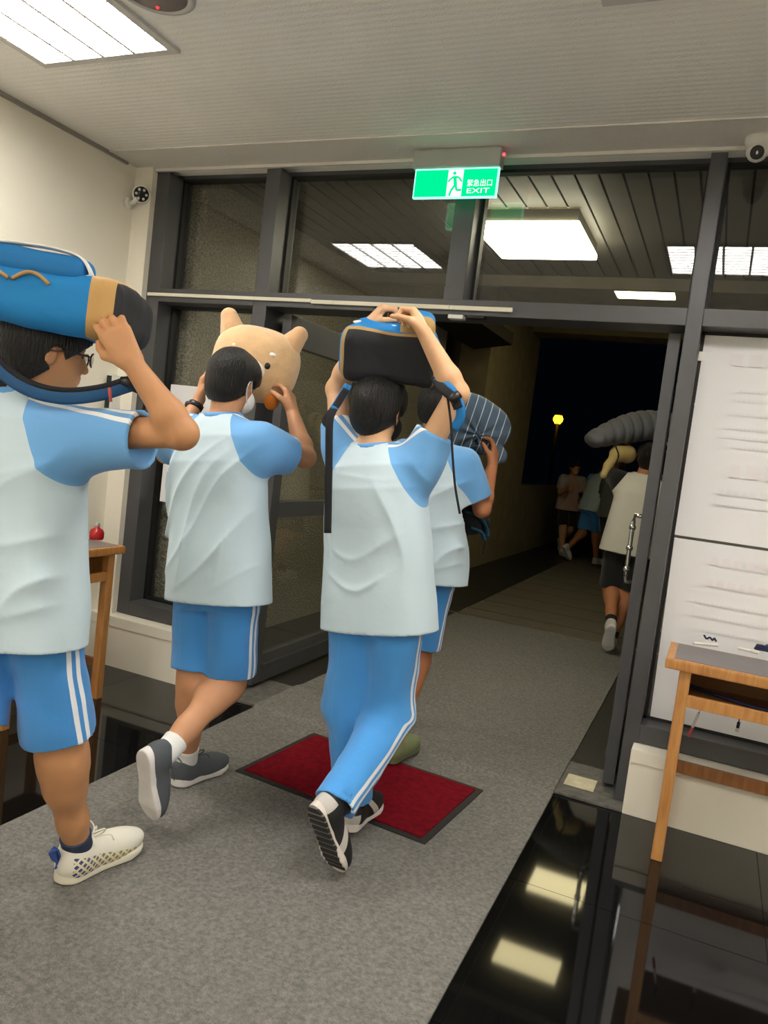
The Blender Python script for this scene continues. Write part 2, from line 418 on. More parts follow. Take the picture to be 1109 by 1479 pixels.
def hashnoise(X, Y, Z, f, s=0.0):
    return (np.sin(X * f + 1.7 * np.sin(Y * f * 0.7 + s)) + np.sin(Y * f * 1.1 + 1.3 * np.sin(Z * f * 0.8 + s * 1.3)) + np.sin(Z * f * 0.9 + 1.5 * np.sin(X * f * 0.6 + 2 * s))) / 3

# ================================================================== THE SETTING
XW, H, YF, GY = -3.272, 2.858, 0.0988, 0.235   # left wall, ceiling, frame face, glass plane
XE, YB = 3.6, -7.0
floor = box('floor', (XW - 0.1, YB, -0.06), (XE, 0.02, -0.006), grout, kind='structure', label='polished black granite tile floor of the hall', category='floor')
def tile_at(x0, x1, y0, y1):
    box('floor_tile', (x0 + 0.0012, y0 + 0.0012, -0.02), (x1 - 0.0012, y1 - 0.0012, 0.0), granite if y1 > -4.0 else bounce_tile, floor)  # unseen rear tiles are pale only to throw light upward
xs = [XW] + [x for x in np.arange(-2.85, XE, 0.8)] + [XE]
ys = [0.0] + [-0.81 - 0.8 * i for i in range(8)]
for i in range(len(xs) - 1):
    for j in range(len(ys) - 1):
        tile_at(xs[i], xs[i + 1], max(ys[j + 1], YB), ys[j])
wl = box('wall_left', (XW - 0.12, YB, 0), (XW, 0.31, 3.2), cream, kind='structure')
box('wall_right', (XE, YB, 0), (XE + 0.12, 0.31, 3.2), cream, kind='structure')
box('wall_rear', (XW - 0.12, YB - 0.12, 0), (XE + 0.12, YB, 3.2), cream, kind='structure')
ce = box('ceiling', (XW, YB, H), (XE, YF + 0.16, H + 0.12), ceil_m, kind='structure')
box('border_band', (XW, -0.17, H - 0.006), (XE, YF - 0.002, H), ceil_band, ce)
box('edge_bead', (XW + 0.001, YF - 0.02, H - 0.022), (XE, YF - 0.001, H - 0.0062), ceil_band, ce, bev=0.004)
box('cornice_bead', (XW, YB, H - 0.02), (XW + 0.016, -0.02, H), mat('bead_grey', (150, 146, 138), rough=0.7), ce)
SL = 0.29   # top of the low wall
wfl = box('wall_front_left', (XW, 0.0, 0), (-2.42, 0.31, SL), cream, kind='structure')
wfr = box('wall_front_right', (-0.185, 0.0, 0), (XE, 0.31, SL), cream, kind='structure', bev=0.006)
for wob, xa, xb in ((wfl, XW, -2.42), (wfr, -0.183, XE)):
    box('ledge', (xa, -0.006, SL - 0.055), (xb, 0.02, SL + 0.004), cream, wob, bev=0.004)
box('wall_return_left', (XW, YF - 0.04, SL), (-3.15, 0.31, H), cream, kind='structure')

# window wall: one dark frame with panes
win = empty('window_1', (-1.6, YF, 0), kind='structure', label='dark aluminium glazed entrance screen with transom and upper panes', category='window')
D0, D1 = YF, 0.30
def member(n, lo, hi, bev=0.004): return box(n, lo, hi, alu, win, bev=bev)
member('mullion', (-3.155, D0, SL + 0.004), (-3.06, D1, H - 0.022))
member('mullion', (-2.42, D0, 0.004), (-2.335, D1, H - 0.022))
member('mullion', (-0.232, D0, 0.004), (-0.167, D1, H - 0.022))
member('mullion', (-1.345, D0 + 0.01, 2.19), (-1.245, D1, H - 0.022))
for xm in (1.25, 2.75): member('mullion', (xm, D0, SL + 0.004), (xm + 0.07, D1, H - 0.022))
member('transom', (-3.06, D0 - 0.002, 2.118), (-2.42, D1, 2.192)); member('transom', (-2.335, D0 - 0.002, 2.118), (-0.232, D1, 2.192)); member('transom', (-0.167, D0 - 0.002, 2.118), (XE, D1, 2.192))
member('sill_rail', (-3.06, D0, SL + 0.004), (-2.42, D1, SL + 0.085)); member('sill_rail', (-0.167, D0, SL + 0.004), (XE, D1, SL + 0.085))
def gasket(x0, x1, z0, z1):
    t = 0.014
    bm = bmesh.new()
    for lo, hi in (((x0, GY - 0.02, z0), (x0 + t, GY + 0.03, z1)), ((x1 - t, GY - 0.02, z0), (x1, GY + 0.03, z1)),
                   ((x0, GY - 0.02, z0), (x1, GY + 0.03, z0 + t)), ((x0, GY - 0.02, z1 - t), (x1, GY + 0.03, z1))): add_box(bm, lo, hi)
    bm_obj('gasket', bm, alu_dark, win)
def pane(x0, x1, z0, z1):
    gasket(x0, x1, z0, z1)
    box('pane', (x0 + 0.004, GY, z0 + 0.004), (x1 - 0.004, GY + 0.008, z1 - 0.004), glass, win)
for a, b in ((-3.06, -2.42), (-2.335, -1.345), (-1.245, -0.232), (-0.167, 1.25), (1.32, 2.75), (2.82, XE)): pane(a, b, 2.192, H - 0.022)
for a, b in ((-3.06, -2.42), (-0.167, 1.25), (1.32, 2.75), (2.82, XE)): pane(a, b, SL + 0.085, 2.118)
box('top_rail', (-3.155, YF + 0.12, H - 0.024), (XE, D1, H + 0.02), alu, win)

# stone threshold in the doorway
th = box('trim_1', (-2.42, 0.004, 0), (-0.186, 0.42, 0.013), stone, bev=0.004, kind='structure')
box('worn_tile_patch', (-0.46, 0.11, 0.0125), (-0.325, 0.25, 0.0145), mat('worn_ivory', (196, 188, 160), rough=0.7, var=0.15, vscale=30), th)

# doors, both leaves swung out
def door_leaf(name, hinge, ang, handle_side, label):
    d = empty(name, (hinge[0], hinge[1], 0), kind='structure', label=label, category='door')
    u = np.array([math.cos(ang), math.sin(ang), 0]); v = np.array([-math.sin(ang), math.cos(ang), 0])
    M = Matrix(((u[0], v[0], 0, hinge[0]), (u[1], v[1], 0, hinge[1]), (0, 0, 1, 0), (0, 0, 0, 1)))
    Wd, t, z0, z1 = 1.0, 0.026, 0.035, 2.10
    box('stile', (0, -t, z0), (0.085, t, z1), alu, d, bev=0.003, M=M); box('stile', (Wd - 0.085, -t, z0), (Wd, t, z1), alu, d, bev=0.003, M=M)
    box('top_rail', (0.085, -t, z1 - 0.16), (Wd - 0.085, t, z1), alu, d, bev=0.003, M=M)
    box('middle_rail', (0.085, -t, 0.985), (Wd - 0.085, t, 1.075), alu, d, bev=0.003, M=M)
    box('bottom_rail', (0.085, -t, z0), (Wd - 0.085, t, 0.20), alu, d, bev=0.003, M=M)
    box('moulding', (0.085, -t - 0.006, 0.125), (Wd - 0.085, t + 0.006, 0.14), alu, d, M=M)
    box('pane', (0.083, -0.004, 0.198), (Wd - 0.083, 0.004, 0.987), glass, d, M=M)
    box('pane', (0.083, -0.004, 1.073), (Wd - 0.083, 0.004, z1 - 0.158), glass, d, M=M)
    hp = [np.array(M @ Vector((Wd - 0.06, handle_side * s, z))) for s, z in ((t, 0.86), (t + 0.055, 0.86), (t + 0.06, 0.9), (t + 0.06, 1.2), (t + 0.055, 1.24), (t, 1.24))]
    tube('handle', hp, 0.013, chrome, d, hint=(0.3, 0.2, 1))
    for z in (0.93, 1.05, 1.17):
        p = np.array(M @ Vector((Wd - 0.06, handle_side * (t + 0.06), z))); lathe('handle_ring', [(0.017, -0.012), (0.019, 0), (0.017, 0.012)], chrome, d, base=p)
    q = np.array(M @ Vector((Wd - 0.045, -handle_side * t, 1.98))); lathe('lock_cylinder', [(0.02, 0), (0.02, 0.006), (0.012, 0.008)], black_plastic, d, axis=v * -handle_side, base=q)
    return d
door_leaf('door_1', (-2.26, 0.20), math.radians(90), -1, 'dark framed glass door leaf swung open beside the pebbledash wall')
door_leaf('door_2', (-0.275, 0.20), math.radians(93.5), 1, 'dark framed glass door leaf with chrome handle, open beside paper sheets')

# porch outside
pf = box('floor_porch', (-3.5, 0.42, -0.08), (6, 20, 0.0), porch_floor_m, kind='structure')
for i in range(7):
    box('floor_slab', (-2.945, 0.43 + i * 1.1, 0.0), (-2.085, 1.52 + i * 1.1, 0.004), porch_floor_m, pf)
wxl = box('wall_porch_left', (-3.6, 0.312, 0), (-2.95, 4.62, 3.75), pebble, kind='structure')
wpl = box('wall_porch_far_left', (-3.6, 6.0, 0), (-2.86, 8.6, 3.75), plaster, kind='structure')
box('wall_porch_recess', (-3.6, 4.62, 0), (-3.25, 6.0, 3.75), mat('recess_dark_door', (40, 32, 26), rough=0.7, var=0.3, vscale=20, stretch=(8, 8, 0.6)), kind='structure')
box('trim_2', (-3.3, 4.62, 0), (-2.87, 6.0, 0.62), plaster, kind='structure')
# canopy over the recess: a wedge with a sloping underside
V = []
for y in (4.2, 5.75):
    V += [(-3.0, y, 2.78), (-2.52, y, 2.86), (-2.52, y, 3.0), (-3.0, y, 3.0)]
meshobj('canopy', V, [[0, 1, 2, 3], [7, 6, 5, 4], [0, 4, 5, 1], [1, 5, 6, 2], [2, 6, 7, 3], [3, 7, 4, 0]], mat('canopy_dark', (52, 46, 36), rough=0.9), None,
        label='dark wedge-shaped canopy over the recess in the porch wall', category='canopy')
box('wall_parapet', (-3.3, 8.6, 0), (-2.86, 19.5, 1.1), plaster, kind='structure')
box('wall_beam', (-3.6, 8.0, 3.42), (6, 8.5, 3.8), plaster, kind='structure')
box('ceiling_porch_upper', (-3.6, 2.5, 3.62), (6, 8.0, 3.75), concrete, kind='structure')
cp = box('ceiling_porch', (-3.3, 0.302, 2.905), (6, 2.45, 3.0), dark_gap, kind='structure', label='slatted porch ceiling outside the glass', category='ceiling')
box('fascia', (-3.3, 2.45, 2.80), (6, 2.5, 3.75), concrete, cp)
pitch = 0.1155; slat_me = None; x = -2.94; k = 0
while x < 4.2:
    if slat_me is None:
        o = box('slat', (x, 0.303, 2.885), (x + pitch - 0.012, 2.449, 2.905), slat_m, cp); slat_me = o.data; ox = x
    else:
        o = link('slat', slat_me, cp); o.location.x = x - ox
    x += pitch
# porch runner floors
def strip_floor(name, x0, x1, prof, m, th_, **k):
    V, Fc = [], []
    for y, z in prof:
        for xx in (x0, x1): V += [(xx, y, z)]
    n = len(prof)
    for y, z in prof:
        for xx in (x0, x1): V += [(xx, y, z - th_)]
    for i in range(n - 1):
        a = 2 * i; Fc.append([a, a + 1, a + 3, a + 2]); b = 2 * n + a; Fc.append([b, b + 2, b + 3, b + 1])
        Fc.append([a, a + 2, b + 2, b]); Fc.append([a + 1, b + 1, b + 3, a + 3])
    Fc.append([0, 2 * n, 2 * n + 1, 1]); Fc.append([2 * n - 2, 2 * n - 1, 4 * n - 1, 4 * n - 2])
    return meshobj(name, V, Fc, m, None, **k)
carpet = strip_floor('carpet_runner', -2.074, -0.482, [(YB + 0.02, 0.008), (-0.03, 0.008), (0.0, 0.021), (0.43, 0.021), (0.5, 0.009), (3.37, 0.009)], carpet_m, 0.0076,
                     label='long grey loop carpet runner leading out through the doorway', category='carpet')
box('metal_strip', (-2.3, 3.385, 0.0), (0.6, 3.41, 0.014), mat('worn_metal_strip', (150, 140, 118), rough=0.35, metal=0.7), pf)
run2 = box('porch_runner', (-2.072, 3.42, 0.0), (-0.25, 12.0, 0.006), porch_runner_m, label='faded brown runner on the porch floor beyond the metal strip', category='carpet')
for i in range(14):
    box('seam', (-2.07, 3.75 + i * 0.55, 0.006), (-0.252, 3.77 + i * 0.55, 0.0085), mat('runner_seam', (78, 74, 64), rough=0.9), run2)

# ================================================================== LAMPS AND FITTINGS
def emit_mat(name, col, s):
    M = bpy.data.materials.new(name); M.use_nodes = True; nt = M.node_tree; nt.nodes.remove(nt.nodes['Principled BSDF'])
    e = nt.nodes.new('ShaderNodeEmission'); e.inputs[0].default_value = (*col, 1); e.inputs[1].default_value = s
    nt.links.new(e.outputs[0], nt.nodes['Material Output'].inputs[0]); return M
tube_m = emit_mat('fluorescent_white', (1.0, 0.955, 0.88), ROOM_LIGHT)
fin_m = mat('louvre_aluminium', (226, 226, 228), rough=0.25, metal=0.6)
fr_m = mat('light_frame_white', (206, 203, 198), rough=0.5)
def ceiling_light(xc, yc, label):
    s = 0.315; t = empty('ceiling_light', (xc, yc, H), label=label, category='ceiling light', group='recessed fluorescent ceiling lights')
    bm = bmesh.new(); z0, z1 = H - 0.012, H - 0.0005
    for lo, hi in (((-s - .035, -s - .035), (-s, s + .035)), ((s, -s - .035), (s + .035, s + .035)), ((-s, -s - .035), (s, -s)), ((-s, s), (s, s + .035))):
        add_box(bm, (xc + lo[0], yc + lo[1], z0), (xc + hi[0], yc + hi[1], z1))
    bm_obj('frame', bm, fr_m, t)
    box('diffuser', (xc - s, yc - s, H - 0.004), (xc + s, yc + s, H - 0.001), tube_m, t)
    for i in range(1, 4):
        xx = xc - s + 2 * s * i / 4
        box('reflector_fin', (xx - 0.007, yc - s, H - 0.013), (xx + 0.007, yc + s, H - 0.004), fin_m, t)
    for i in range(1, 10):
        yy = yc - s + 2 * s * i / 10
        box('louvre', (xc - s, yy - 0.0025, H - 0.012), (xc + s, yy + 0.0025, H - 0.004), fin_m, t)
LY = -1.04 - 0.315
ceiling_light(-2.465, LY, 'bright square louvred fluorescent light in the ceiling by the cream wall')
for xc, yc in ((-0.18, LY), (2.1, LY), (-2.465, -3.75), (-0.18, -3.75), (2.1, -3.75), (-2.465, -6.0), (-0.18, -6.0), (2.1, -6.0)):
    ceiling_light(xc, yc, 'square louvred fluorescent light set in the hall ceiling beyond the entrance bay')

def porch_light(xc, yc, z, s, lname, mt, hw=0.31):
    t = empty('porch_light', (xc, yc, z), label=lname, category='ceiling light')
    V, Fc = [], []
    for zz, e in ((z + 0.10, 0.0), (z + 0.03, 0.0)):
        for sx, sy in ((-1, -1), (1, -1), (1, 1), (-1, 1)): V.append((xc + sx * (hw - 0.01), yc + sy * (s - 0.01), zz))
    Fc = [[0, 1, 5, 4], [1, 2, 6, 5], [2, 3, 7, 6], [3, 0, 4, 7], [0, 3, 2, 1], [4, 5, 6, 7]]
    meshobj('housing', V, Fc, mat('lamp_housing', (120, 116, 104), rough=0.6), t)
    box('cover', (xc - hw, yc - s, z), (xc + hw, yc + s, z + 0.035), mt, t, bev=0.012)
    box('mounting_rail', (xc - hw, yc - s - 0.02, z + 0.1), (xc + hw, yc - s + 0.0, z + 0.104), mat('rail_pale', (190, 180, 150), rough=0.5), t)
warm = emit_mat('porch_lamp_glow', (1.0, 0.92, 0.66), PORCH_LIGHT)
warm2 = emit_mat('upper_lamp_glow', (1.0, 0.86, 0.46), UPPER_LIGHT)
porch_light(-1.225, 1.27, 2.785, 0.345, 'large glowing boxy lamp under the slatted porch ceiling', warm)
porch_light(-1.09, 5.78, 3.52, 0.27, 'yellowish lamp on the high porch ceiling near the beam', warm2, 0.32)
porch_light(-1.09, 4.18, 3.52, 0.18, 'yellowish lamp on the high porch ceiling behind the slatted part', warm2, 0.32)

# exit sign
sg = empty('exit_sign', (-1.315, 0.0, H), label='green illuminated emergency exit sign hanging from the ceiling edge', category='exit sign')
box('housing', (-1.53, -0.03, 2.765), (-1.105, 0.035, 2.846), greyplastic, sg, bev=0.006)
box('mounting_plate', (-1.5, -0.02, 2.846), (-1.13, 0.03, 2.853), greyplastic, sg)
green_m = emit_mat('sign_green', (0.0, 0.72, 0.26), 1.2); white_e = emit_mat('sign_white', (0.85, 1.0, 0.92), 1.25); edge_e = emit_mat('sign_edge', (0.35, 1.0, 0.75), 1.6)
pn = box('green_panel', (-1.517, -0.008, 2.634), (-1.113, 0.008, 2.765), green_m, sg)
for lo, hi in (((-1.519, -0.0095, 2.632), (-1.111, 0.0095, 2.637)), ((-1.519, -0.0095, 2.632), (-1.514, 0.0095, 2.765)), ((-1.116, -0.0095, 2.632), (-1.111, 0.0095, 2.765)), ((-1.517, -0.0095, 2.759), (-1.113, 0.0095, 2.765))):
    box('lit_edge', lo, hi, edge_e, pn)
box('doorway_symbol', (-1.352, -0.0088, 2.637), (-1.278, -0.0078, 2.758), white_e, pn)
man = []
def sx(u): return -1.352 + u * 0.074
def sz(v): return 2.637 + v * 0.121
bm = bmesh.new(); yy = -0.0098
def poly(pts):
    vs = [bm.verts.new((sx(a), yy, sz(b))) for a, b in pts]; bm.faces.new(vs)
def limb(a, b, wd):
    d = nz(np.array([(b[0] - a[0]) * 0.074, (b[1] - a[1]) * 0.121])); n = np.array([-d[1] / 0.074, d[0] / 0.121]) * wd
    poly([(a[0] + n[0], a[1] + n[1]), (a[0] - n[0], a[1] - n[1]), (b[0] - n[0], b[1] - n[1]), (b[0] + n[0], b[1] + n[1])])
poly([(0.42 + 0.11 * math.cos(t * math.pi / 5), 0.87 + 0.065 * math.sin(t * math.pi / 5)) for t in range(10)])
limb((0.45, 0.76), (0.56, 0.42), 0.008); limb((0.42, 0.75), (0.2, 0.66), 0.004); limb((0.2, 0.66), (0.05, 0.55), 0.004); limb((0.5, 0.74), (0.75, 0.7), 0.004); limb((0.75, 0.7), (0.95, 0.55), 0.004)
limb((0.55, 0.45), (0.3, 0.22), 0.005); limb((0.3, 0.22), (0.22, 0.03), 0.005); limb((0.57, 0.45), (0.66, 0.24), 0.005); limb((0.66, 0.24), (0.98, 0.24), 0.005)
r = bmesh.ops.extrude_face_region(bm, geom=bm.faces[:])
for v in r['geom']:
    if isinstance(v, bmesh.types.BMVert): v.co.y += 0.001
bm_obj('running_figure', bm, green_m, pn)
def text_obj(name, body, x, y, z, size, m, parent, ext=0.0006, width=None):
    cu = bpy.data.curves.new(name, 'FONT'); cu.body = body; cu.size = size; cu.extrude = ext
    o = bpy.data.objects.new(name, cu); COL.objects.link(o)
    dg = bpy.context.evaluated_depsgraph_get(); dg.update()
    me = bpy.data.meshes.new_from_object(o.evaluated_get(dg)); bpy.data.objects.remove(o); bpy.data.curves.remove(cu)
    V = np.array([v.co[:] for v in me.vertices]); Fc = [list(p.vertices) for p in me.polygons]; bpy.data.meshes.remove(me)
    if len(V) == 0: return None
    V[:, 0] -= V[:, 0].min(); V[:, 1] -= V[:, 1].min()
    s = (width / V[:, 0].max()) if width else 1.0
    W_ = np.stack([x + V[:, 0] * s, y - V[:, 2], z + V[:, 1]], 1)
    return meshobj(name, W_, Fc, m, parent)
text_obj('lettering', 'EXIT', -1.252, -0.0092, 2.651, 0.032, white_e, pn, width=0.108)
text_obj('lettering', '緊急出口', -1.254, -0.0092, 2.681, 0.034, white_e, pn, width=0.118)
ball('red_indicator', (-1.098, -0.005, 2.82), 0.008, emit_mat('red_led', (1.0, 0.1, 0.12), 1.6), sg)

# round speaker in the ceiling and access frame at the top right
sp = empty('ceiling_speaker', (-1.94, -1.36, H), label='round grey speaker grille set in the ceiling beside the bright light', category='speaker')
lathe('ring', [(0.135, 0.0), (0.135, -0.008), (0.11, -0.016), (0.108, -0.004)], fr_m, sp, base=(-1.94, -1.36, H), seg=36)
lathe('grille', [(0.108, 0.0), (0.108, -0.01), (0.001, -0.012)], mat('grille_grey', (150, 138, 132), rough=0.7, bump=0.5, bscale=300), sp, base=(-1.94, -1.36, H), seg=36)
ball('red_indicator', (-1.985, -1.29, H - 0.012), 0.007, emit_mat('red_led_speaker', (1.0, 0.1, 0.1), 0.8), sp)
# dome camera, upper right
dc = atZ(1097, 197, H); dc = np.array([dc[0], dc[1], H])
dm = empty('dome_camera', dc, label='white turret security camera on the ceiling edge', category='security camera')
lathe('base', [(0.052, 0.0), (0.052, -0.022), (0.045, -0.045)], whiteplastic, dm, base=dc)
ball('eyeball', dc + np.array([0, -0.006, -0.06]), 0.042, whiteplastic, dm)
look = nz(CAM - dc + np.array([0, 0, -0.4])); lathe('lens', [(0.026, 0.03), (0.026, 0.042), (0.02, 0.044), (0.001, 0.04)], black_plastic, dm, axis=look, base=dc + np.array([0, -0.006, -0.06]))

# bullet camera on the left wall
bc = empty('bullet_camera', atX(185, 292, XW), label='white bullet security camera with ring of infrared lights on cream wall', category='security camera')
p0 = atX(184, 293, XW); lathe('wall_base', [(0.03, 0), (0.03, 0.012), (0.02, 0.018)], whiteplastic, bc, axis=(1, 0, 0), base=p0)
tube('arm', [p0 + np.array([0.01, 0, 0]), p0 + np.array([0.05, -0.005, 0.0]), p0 + np.array([0.075, -0.01, 0.02])], 0.012, whiteplastic, bc)
b0 = p0 + np.array([0.065, 0.03, 0.058]); ax = nz(CAM - b0 + np.array([0.3, 0, -0.15]))
lathe('barrel', [(0.04, -0.11), (0.045, -0.09), (0.047, 0.02), (0.05, 0.035), (0.045, 0.036)], whiteplastic, bc, axis=ax, base=b0)
lathe('face', [(0.041, 0.034), (0.041, 0.0365), (0.001, 0.0366)], black_plastic, bc, axis=ax, base=b0)
fa, fb = frame_of(ax)
for i in range(6):
    q = b0 + ax * 0.037 + (fa * math.cos(i * math.pi / 3) + fb * math.sin(i * math.pi / 3)) * 0.027
    ball('infrared_light', q, 0.0075, whiteplastic, bc, seg=8, ring=6)
ball('lens', b0 + ax * 0.036, 0.009, alu_dark, bc, seg=10, ring=8)
tube('cable', [b0 + np.array([-0.02, 0.03, 0.02]), b0 + np.array([-0.04, 0.03, 0.07]), np.array([b0[0] - 0.05, b0[1] + 0.03, H - 0.02])], 0.004, mat('cable_grey', (90, 88, 84), rough=0.6), bc)

# white raceways on the transom, door contacts
rw = box('cable_raceway', (-3.13, YF - 0.016, 2.146), (-2.06, YF - 0.0025, 2.164), raceway_m, bev=0.002, label='ivory cable raceway on the transom beside the cream wall', category='raceway')
rw2 = empty('cable_raceway', (-1.5, YF, 2.14), label='ivory cable raceway on the transom above the open doorway', category='raceway')
for a, b in ((-2.058, -1.93), (-1.928, -1.30), (-1.298, -0.99)):
    box('segment', (a, YF - 0.018, 2.14), (b, YF - 0.0025, 2.160), raceway_m, rw2, bev=0.002)
box('door_contact', (-1.30, YF - 0.02, 2.098), (-1.225, YF + 0.03, 2.117), whiteplastic, bev=0.004, label='small white door contact under the transom', category='door contact')
box('door_contact', (-1.205, YF - 0.02, 2.104), (-1.12, YF + 0.03, 2.117), alu_dark, bev=0.003, label='small black door contact under the transom', category='door contact')

# papers on the glass
def sheet(name, c4, label, sub=8, wave=0.004, m=paper, group=None, seed=0.0):
    tl, tr, bl, br = [np.asarray(c, float) for c in c4]; V, Fc = [], []
    for side in (0, 1):
        for i in range(sub + 1):
            for j in range(sub + 1):
                u, v = j / sub, i / sub; p = (tl * (1 - u) + tr * u) * (1 - v) + (bl * (1 - u) + br * u) * v
                p = p + np.array([0, -0.006 + wave * math.sin(u * 9 + seed) * math.cos(v * 7 + seed) + 0.0012 * side, 0]); V.append(p)
    n = (sub + 1) ** 2
    for i in range(sub):
        for j in range(sub):
            a = i * (sub + 1) + j; Fc.append([a, a + sub + 1, a + sub + 2, a + 1]); Fc.append([n + a, n + a + 1, n + a + sub + 2, n + a + sub + 1])
    return meshobj(name, V, Fc, m, None, True, label=label, category='paper', group=group)
PY = GY - 0.012
def pt(px, py): return atY(px, py, PY)
XR = 1.05
def rx(p, x, dz=0.0): return np.array([x, PY, p[2] + dz])
p1, p2, p3, p4 = pt(1016, 469), pt(974, 772), pt(974, 776), pt(936, 1056)
s1 = sheet('paper_sheet', (p1, rx(p1, XR), p2, rx(p2, XR)), 'large white paper sheet taped on upper half of the right glass', seed=0.5)
s2 = sheet('paper_sheet', (p3, rx(p3, XR), p4, rx(p4, XR)), 'large white paper sheet taped low on the right glass behind the desk', seed=2.0)
rr = random.Random(3)
for sh, za, zb, rows in ((s1, p1[2] - 0.10, p2[2] + 0.06, ((0.02, 'r', .05), (0.17, 'g', .012), (0.21, 'g', .012), (0.27, 'g', .012), (0.33, 'g', .012), (0.37, 'g', .012), (0.41, 'g', .012), (0.49, 'r', .055), (0.6, 'g', .025), (0.66, 'g', .012))),
                         (s2, p3[2] - 0.06, p4[2], ((0.0, 'r', .035), (0.1, 'r', .03), (0.2, 'g', .012), (0.26, 'g', .012), (0.32, 'g', .012), (0.4, 'g', .012)))):
    for dz, c, hh in rows:
        x = -0.05 + rr.random() * 0.08; xe = 0.35 + rr.random() * 0.5
        while x < xe:
            wd = hh * (0.7 + 0.5 * rr.random()); z = za - dz
            bm = bmesh.new(); add_box(bm, (x, PY - 0.0122, z - hh), (x + wd, PY - 0.0112, z)); bm_obj('print_mark', bm, ink_red if c == 'r' else ink_grey, sh); x += wd + hh * 0.45
for px, py in ((1016, 470), (1011, 515)):
    q = pt(px, py); box('tape', (q[0] - 0.022, PY - 0.014, q[2] - 0.02), (q[0] + 0.02, PY - 0.012, q[2] + 0.02), mat('clear_tape', (240, 238, 232), rough=0.2), s1)
q1, q2, = pt(248, 555), pt(233, 724)
sheet('paper_notice', (q1, q1 + np.array([0.42, 0, 0]), np.array([q1[0], PY, q2[2]]), np.array([q1[0] + 0.42, PY, q2[2]])), 'white paper notice on the narrow pane beside the cream wall', wave=0.001)

# wall box on the left wall
wb = empty('wall_reader', (XW, 0.12, 1.45), label='white wall box with dark front on the cream wall near the glass', category='wall box')
a0 = atX(174, 543, XW); a1 = atX(196, 606, XW)
box('case', (XW, -0.02, a1[2]), (XW + 0.04, 0.075, a0[2]), whiteplastic, wb, bev=0.006)
box('dark_front', (XW + 0.004, -0.026, a1[2] + 0.03), (XW + 0.034, -0.018, a0[2] - 0.01), mat('dark_green_glass', (18, 34, 28), rough=0.3), wb)

# ------------------------------------------------------------------ entrance mat
def rot_box(bm, c, hs, ang, z0, z1, bev=0.0):
    M = Matrix.Translation((c[0], c[1], 0)) @ Matrix.Rotation(ang, 4, 'Z'); add_box(bm, (-hs[0], -hs[1], z0), (hs[0], hs[1], z1), bev, M)
cs = [atZ(*q, 0.01) for q in ((455, 1060), (337, 1112), (697, 1141), (615, 1221))]
mc = sum(cs) / 4; ma = math.atan2(cs[2][1] - cs[0][1] + cs[3][1] - cs[1][1], cs[2][0] - cs[0][0] + cs[3][0] - cs[1][0])
mhx = (np.linalg.norm(cs[2] - cs[0]) + np.linalg.norm(cs[3] - cs[1])) / 4; mhy = (np.linalg.norm(cs[0] - cs[1]) + np.linalg.norm(cs[2] - cs[3])) / 4
mt = empty('door_mat', (mc[0], mc[1], 0.008), label='dark red entrance mat with black rubber border on the grey carpet', category='door mat')
bm = bmesh.new(); rot_box(bm, mc, (mhx, mhy), ma, 0.0085, 0.013, 0.002); bm_obj('rubber_border', bm, mat('black_rubber', (28, 27, 26), rough=0.7, bump=0.2, bscale=80), mt)
bm = bmesh.new(); rot_box(bm, mc, (mhx - 0.028, mhy - 0.028), ma, 0.0125, 0.019, 0.003); bm_obj('red_pile', bm, mat('red_pile', (116, 14, 28), rough=0.95, bump=0.8, bscale=220, var=0.25, vscale=40, bdist=0.008, spec=0.1), mt)

# ------------------------------------------------------------------ desks
def desk(o, ax, ay, L, Dp, zt, label):
    """o: near-left floor corner; ax: along the length; ay: depth; front is at depth 0"""
    t = empty('school_desk', o, label=label, category='desk', group=None); ax = nz(ax); ay = nz(ay); o = np.asarray(o, float)
    M = Matrix(((ax[0], ay[0], 0, o[0]), (ax[1], ay[1], 0, o[1]), (0, 0, 1, 0), (0, 0, 0, 1)))
    B = lambda n, lo, hi, m_, bev=0.004, par=t: box(n, lo, hi, m_, par, bev=bev, M=M)
    top = B('desk_top', (0, 0, zt - 0.04), (L, Dp, zt), wood, 0.008)
    B('laminate_panel', (0.03, 0.02, zt - 0.001), (L * 0.46, Dp - 0.025, zt + 0.002), greytop, 0.0, top)
    B('laminate_panel', (L * 0.46 + 0.004, 0.02, zt - 0.001), (L - 0.03, Dp - 0.025, zt + 0.002), greytop, 0.0, top)
    for lx in (0.055, L - 0.1):
        for ly in (0.015, Dp - 0.06):
            B('leg', (lx, ly, 0.0), (lx + 0.042, ly + 0.045, zt - 0.04), wood, 0.005)
    B('shelf_front', (0.09, 0.018, zt - 0.175), (L - 0.09, 0.04, zt - 0.13), wood, 0.003)
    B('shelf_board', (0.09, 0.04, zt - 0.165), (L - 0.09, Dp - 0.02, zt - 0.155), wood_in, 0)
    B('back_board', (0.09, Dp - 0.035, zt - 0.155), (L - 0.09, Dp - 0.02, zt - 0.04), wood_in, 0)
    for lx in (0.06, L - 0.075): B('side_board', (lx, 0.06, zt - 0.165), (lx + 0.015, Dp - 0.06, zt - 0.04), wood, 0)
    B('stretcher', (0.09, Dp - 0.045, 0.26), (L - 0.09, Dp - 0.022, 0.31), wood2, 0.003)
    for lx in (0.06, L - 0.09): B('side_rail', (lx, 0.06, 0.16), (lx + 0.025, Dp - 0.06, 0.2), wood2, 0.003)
    return t
ZT = 0.79
desk((-0.093, -0.36, 0.0), (1, 0, 0), (0, 1, 0), 0.86, 0.345, ZT, 'tall oak desk with grey top against the papered window')
desk((-2.72, -0.36, 0.0), (0, -1, 0), (-1, 0, 0), 0.72, 0.47, ZT, 'oak desk with grey top standing along the cream side wall')

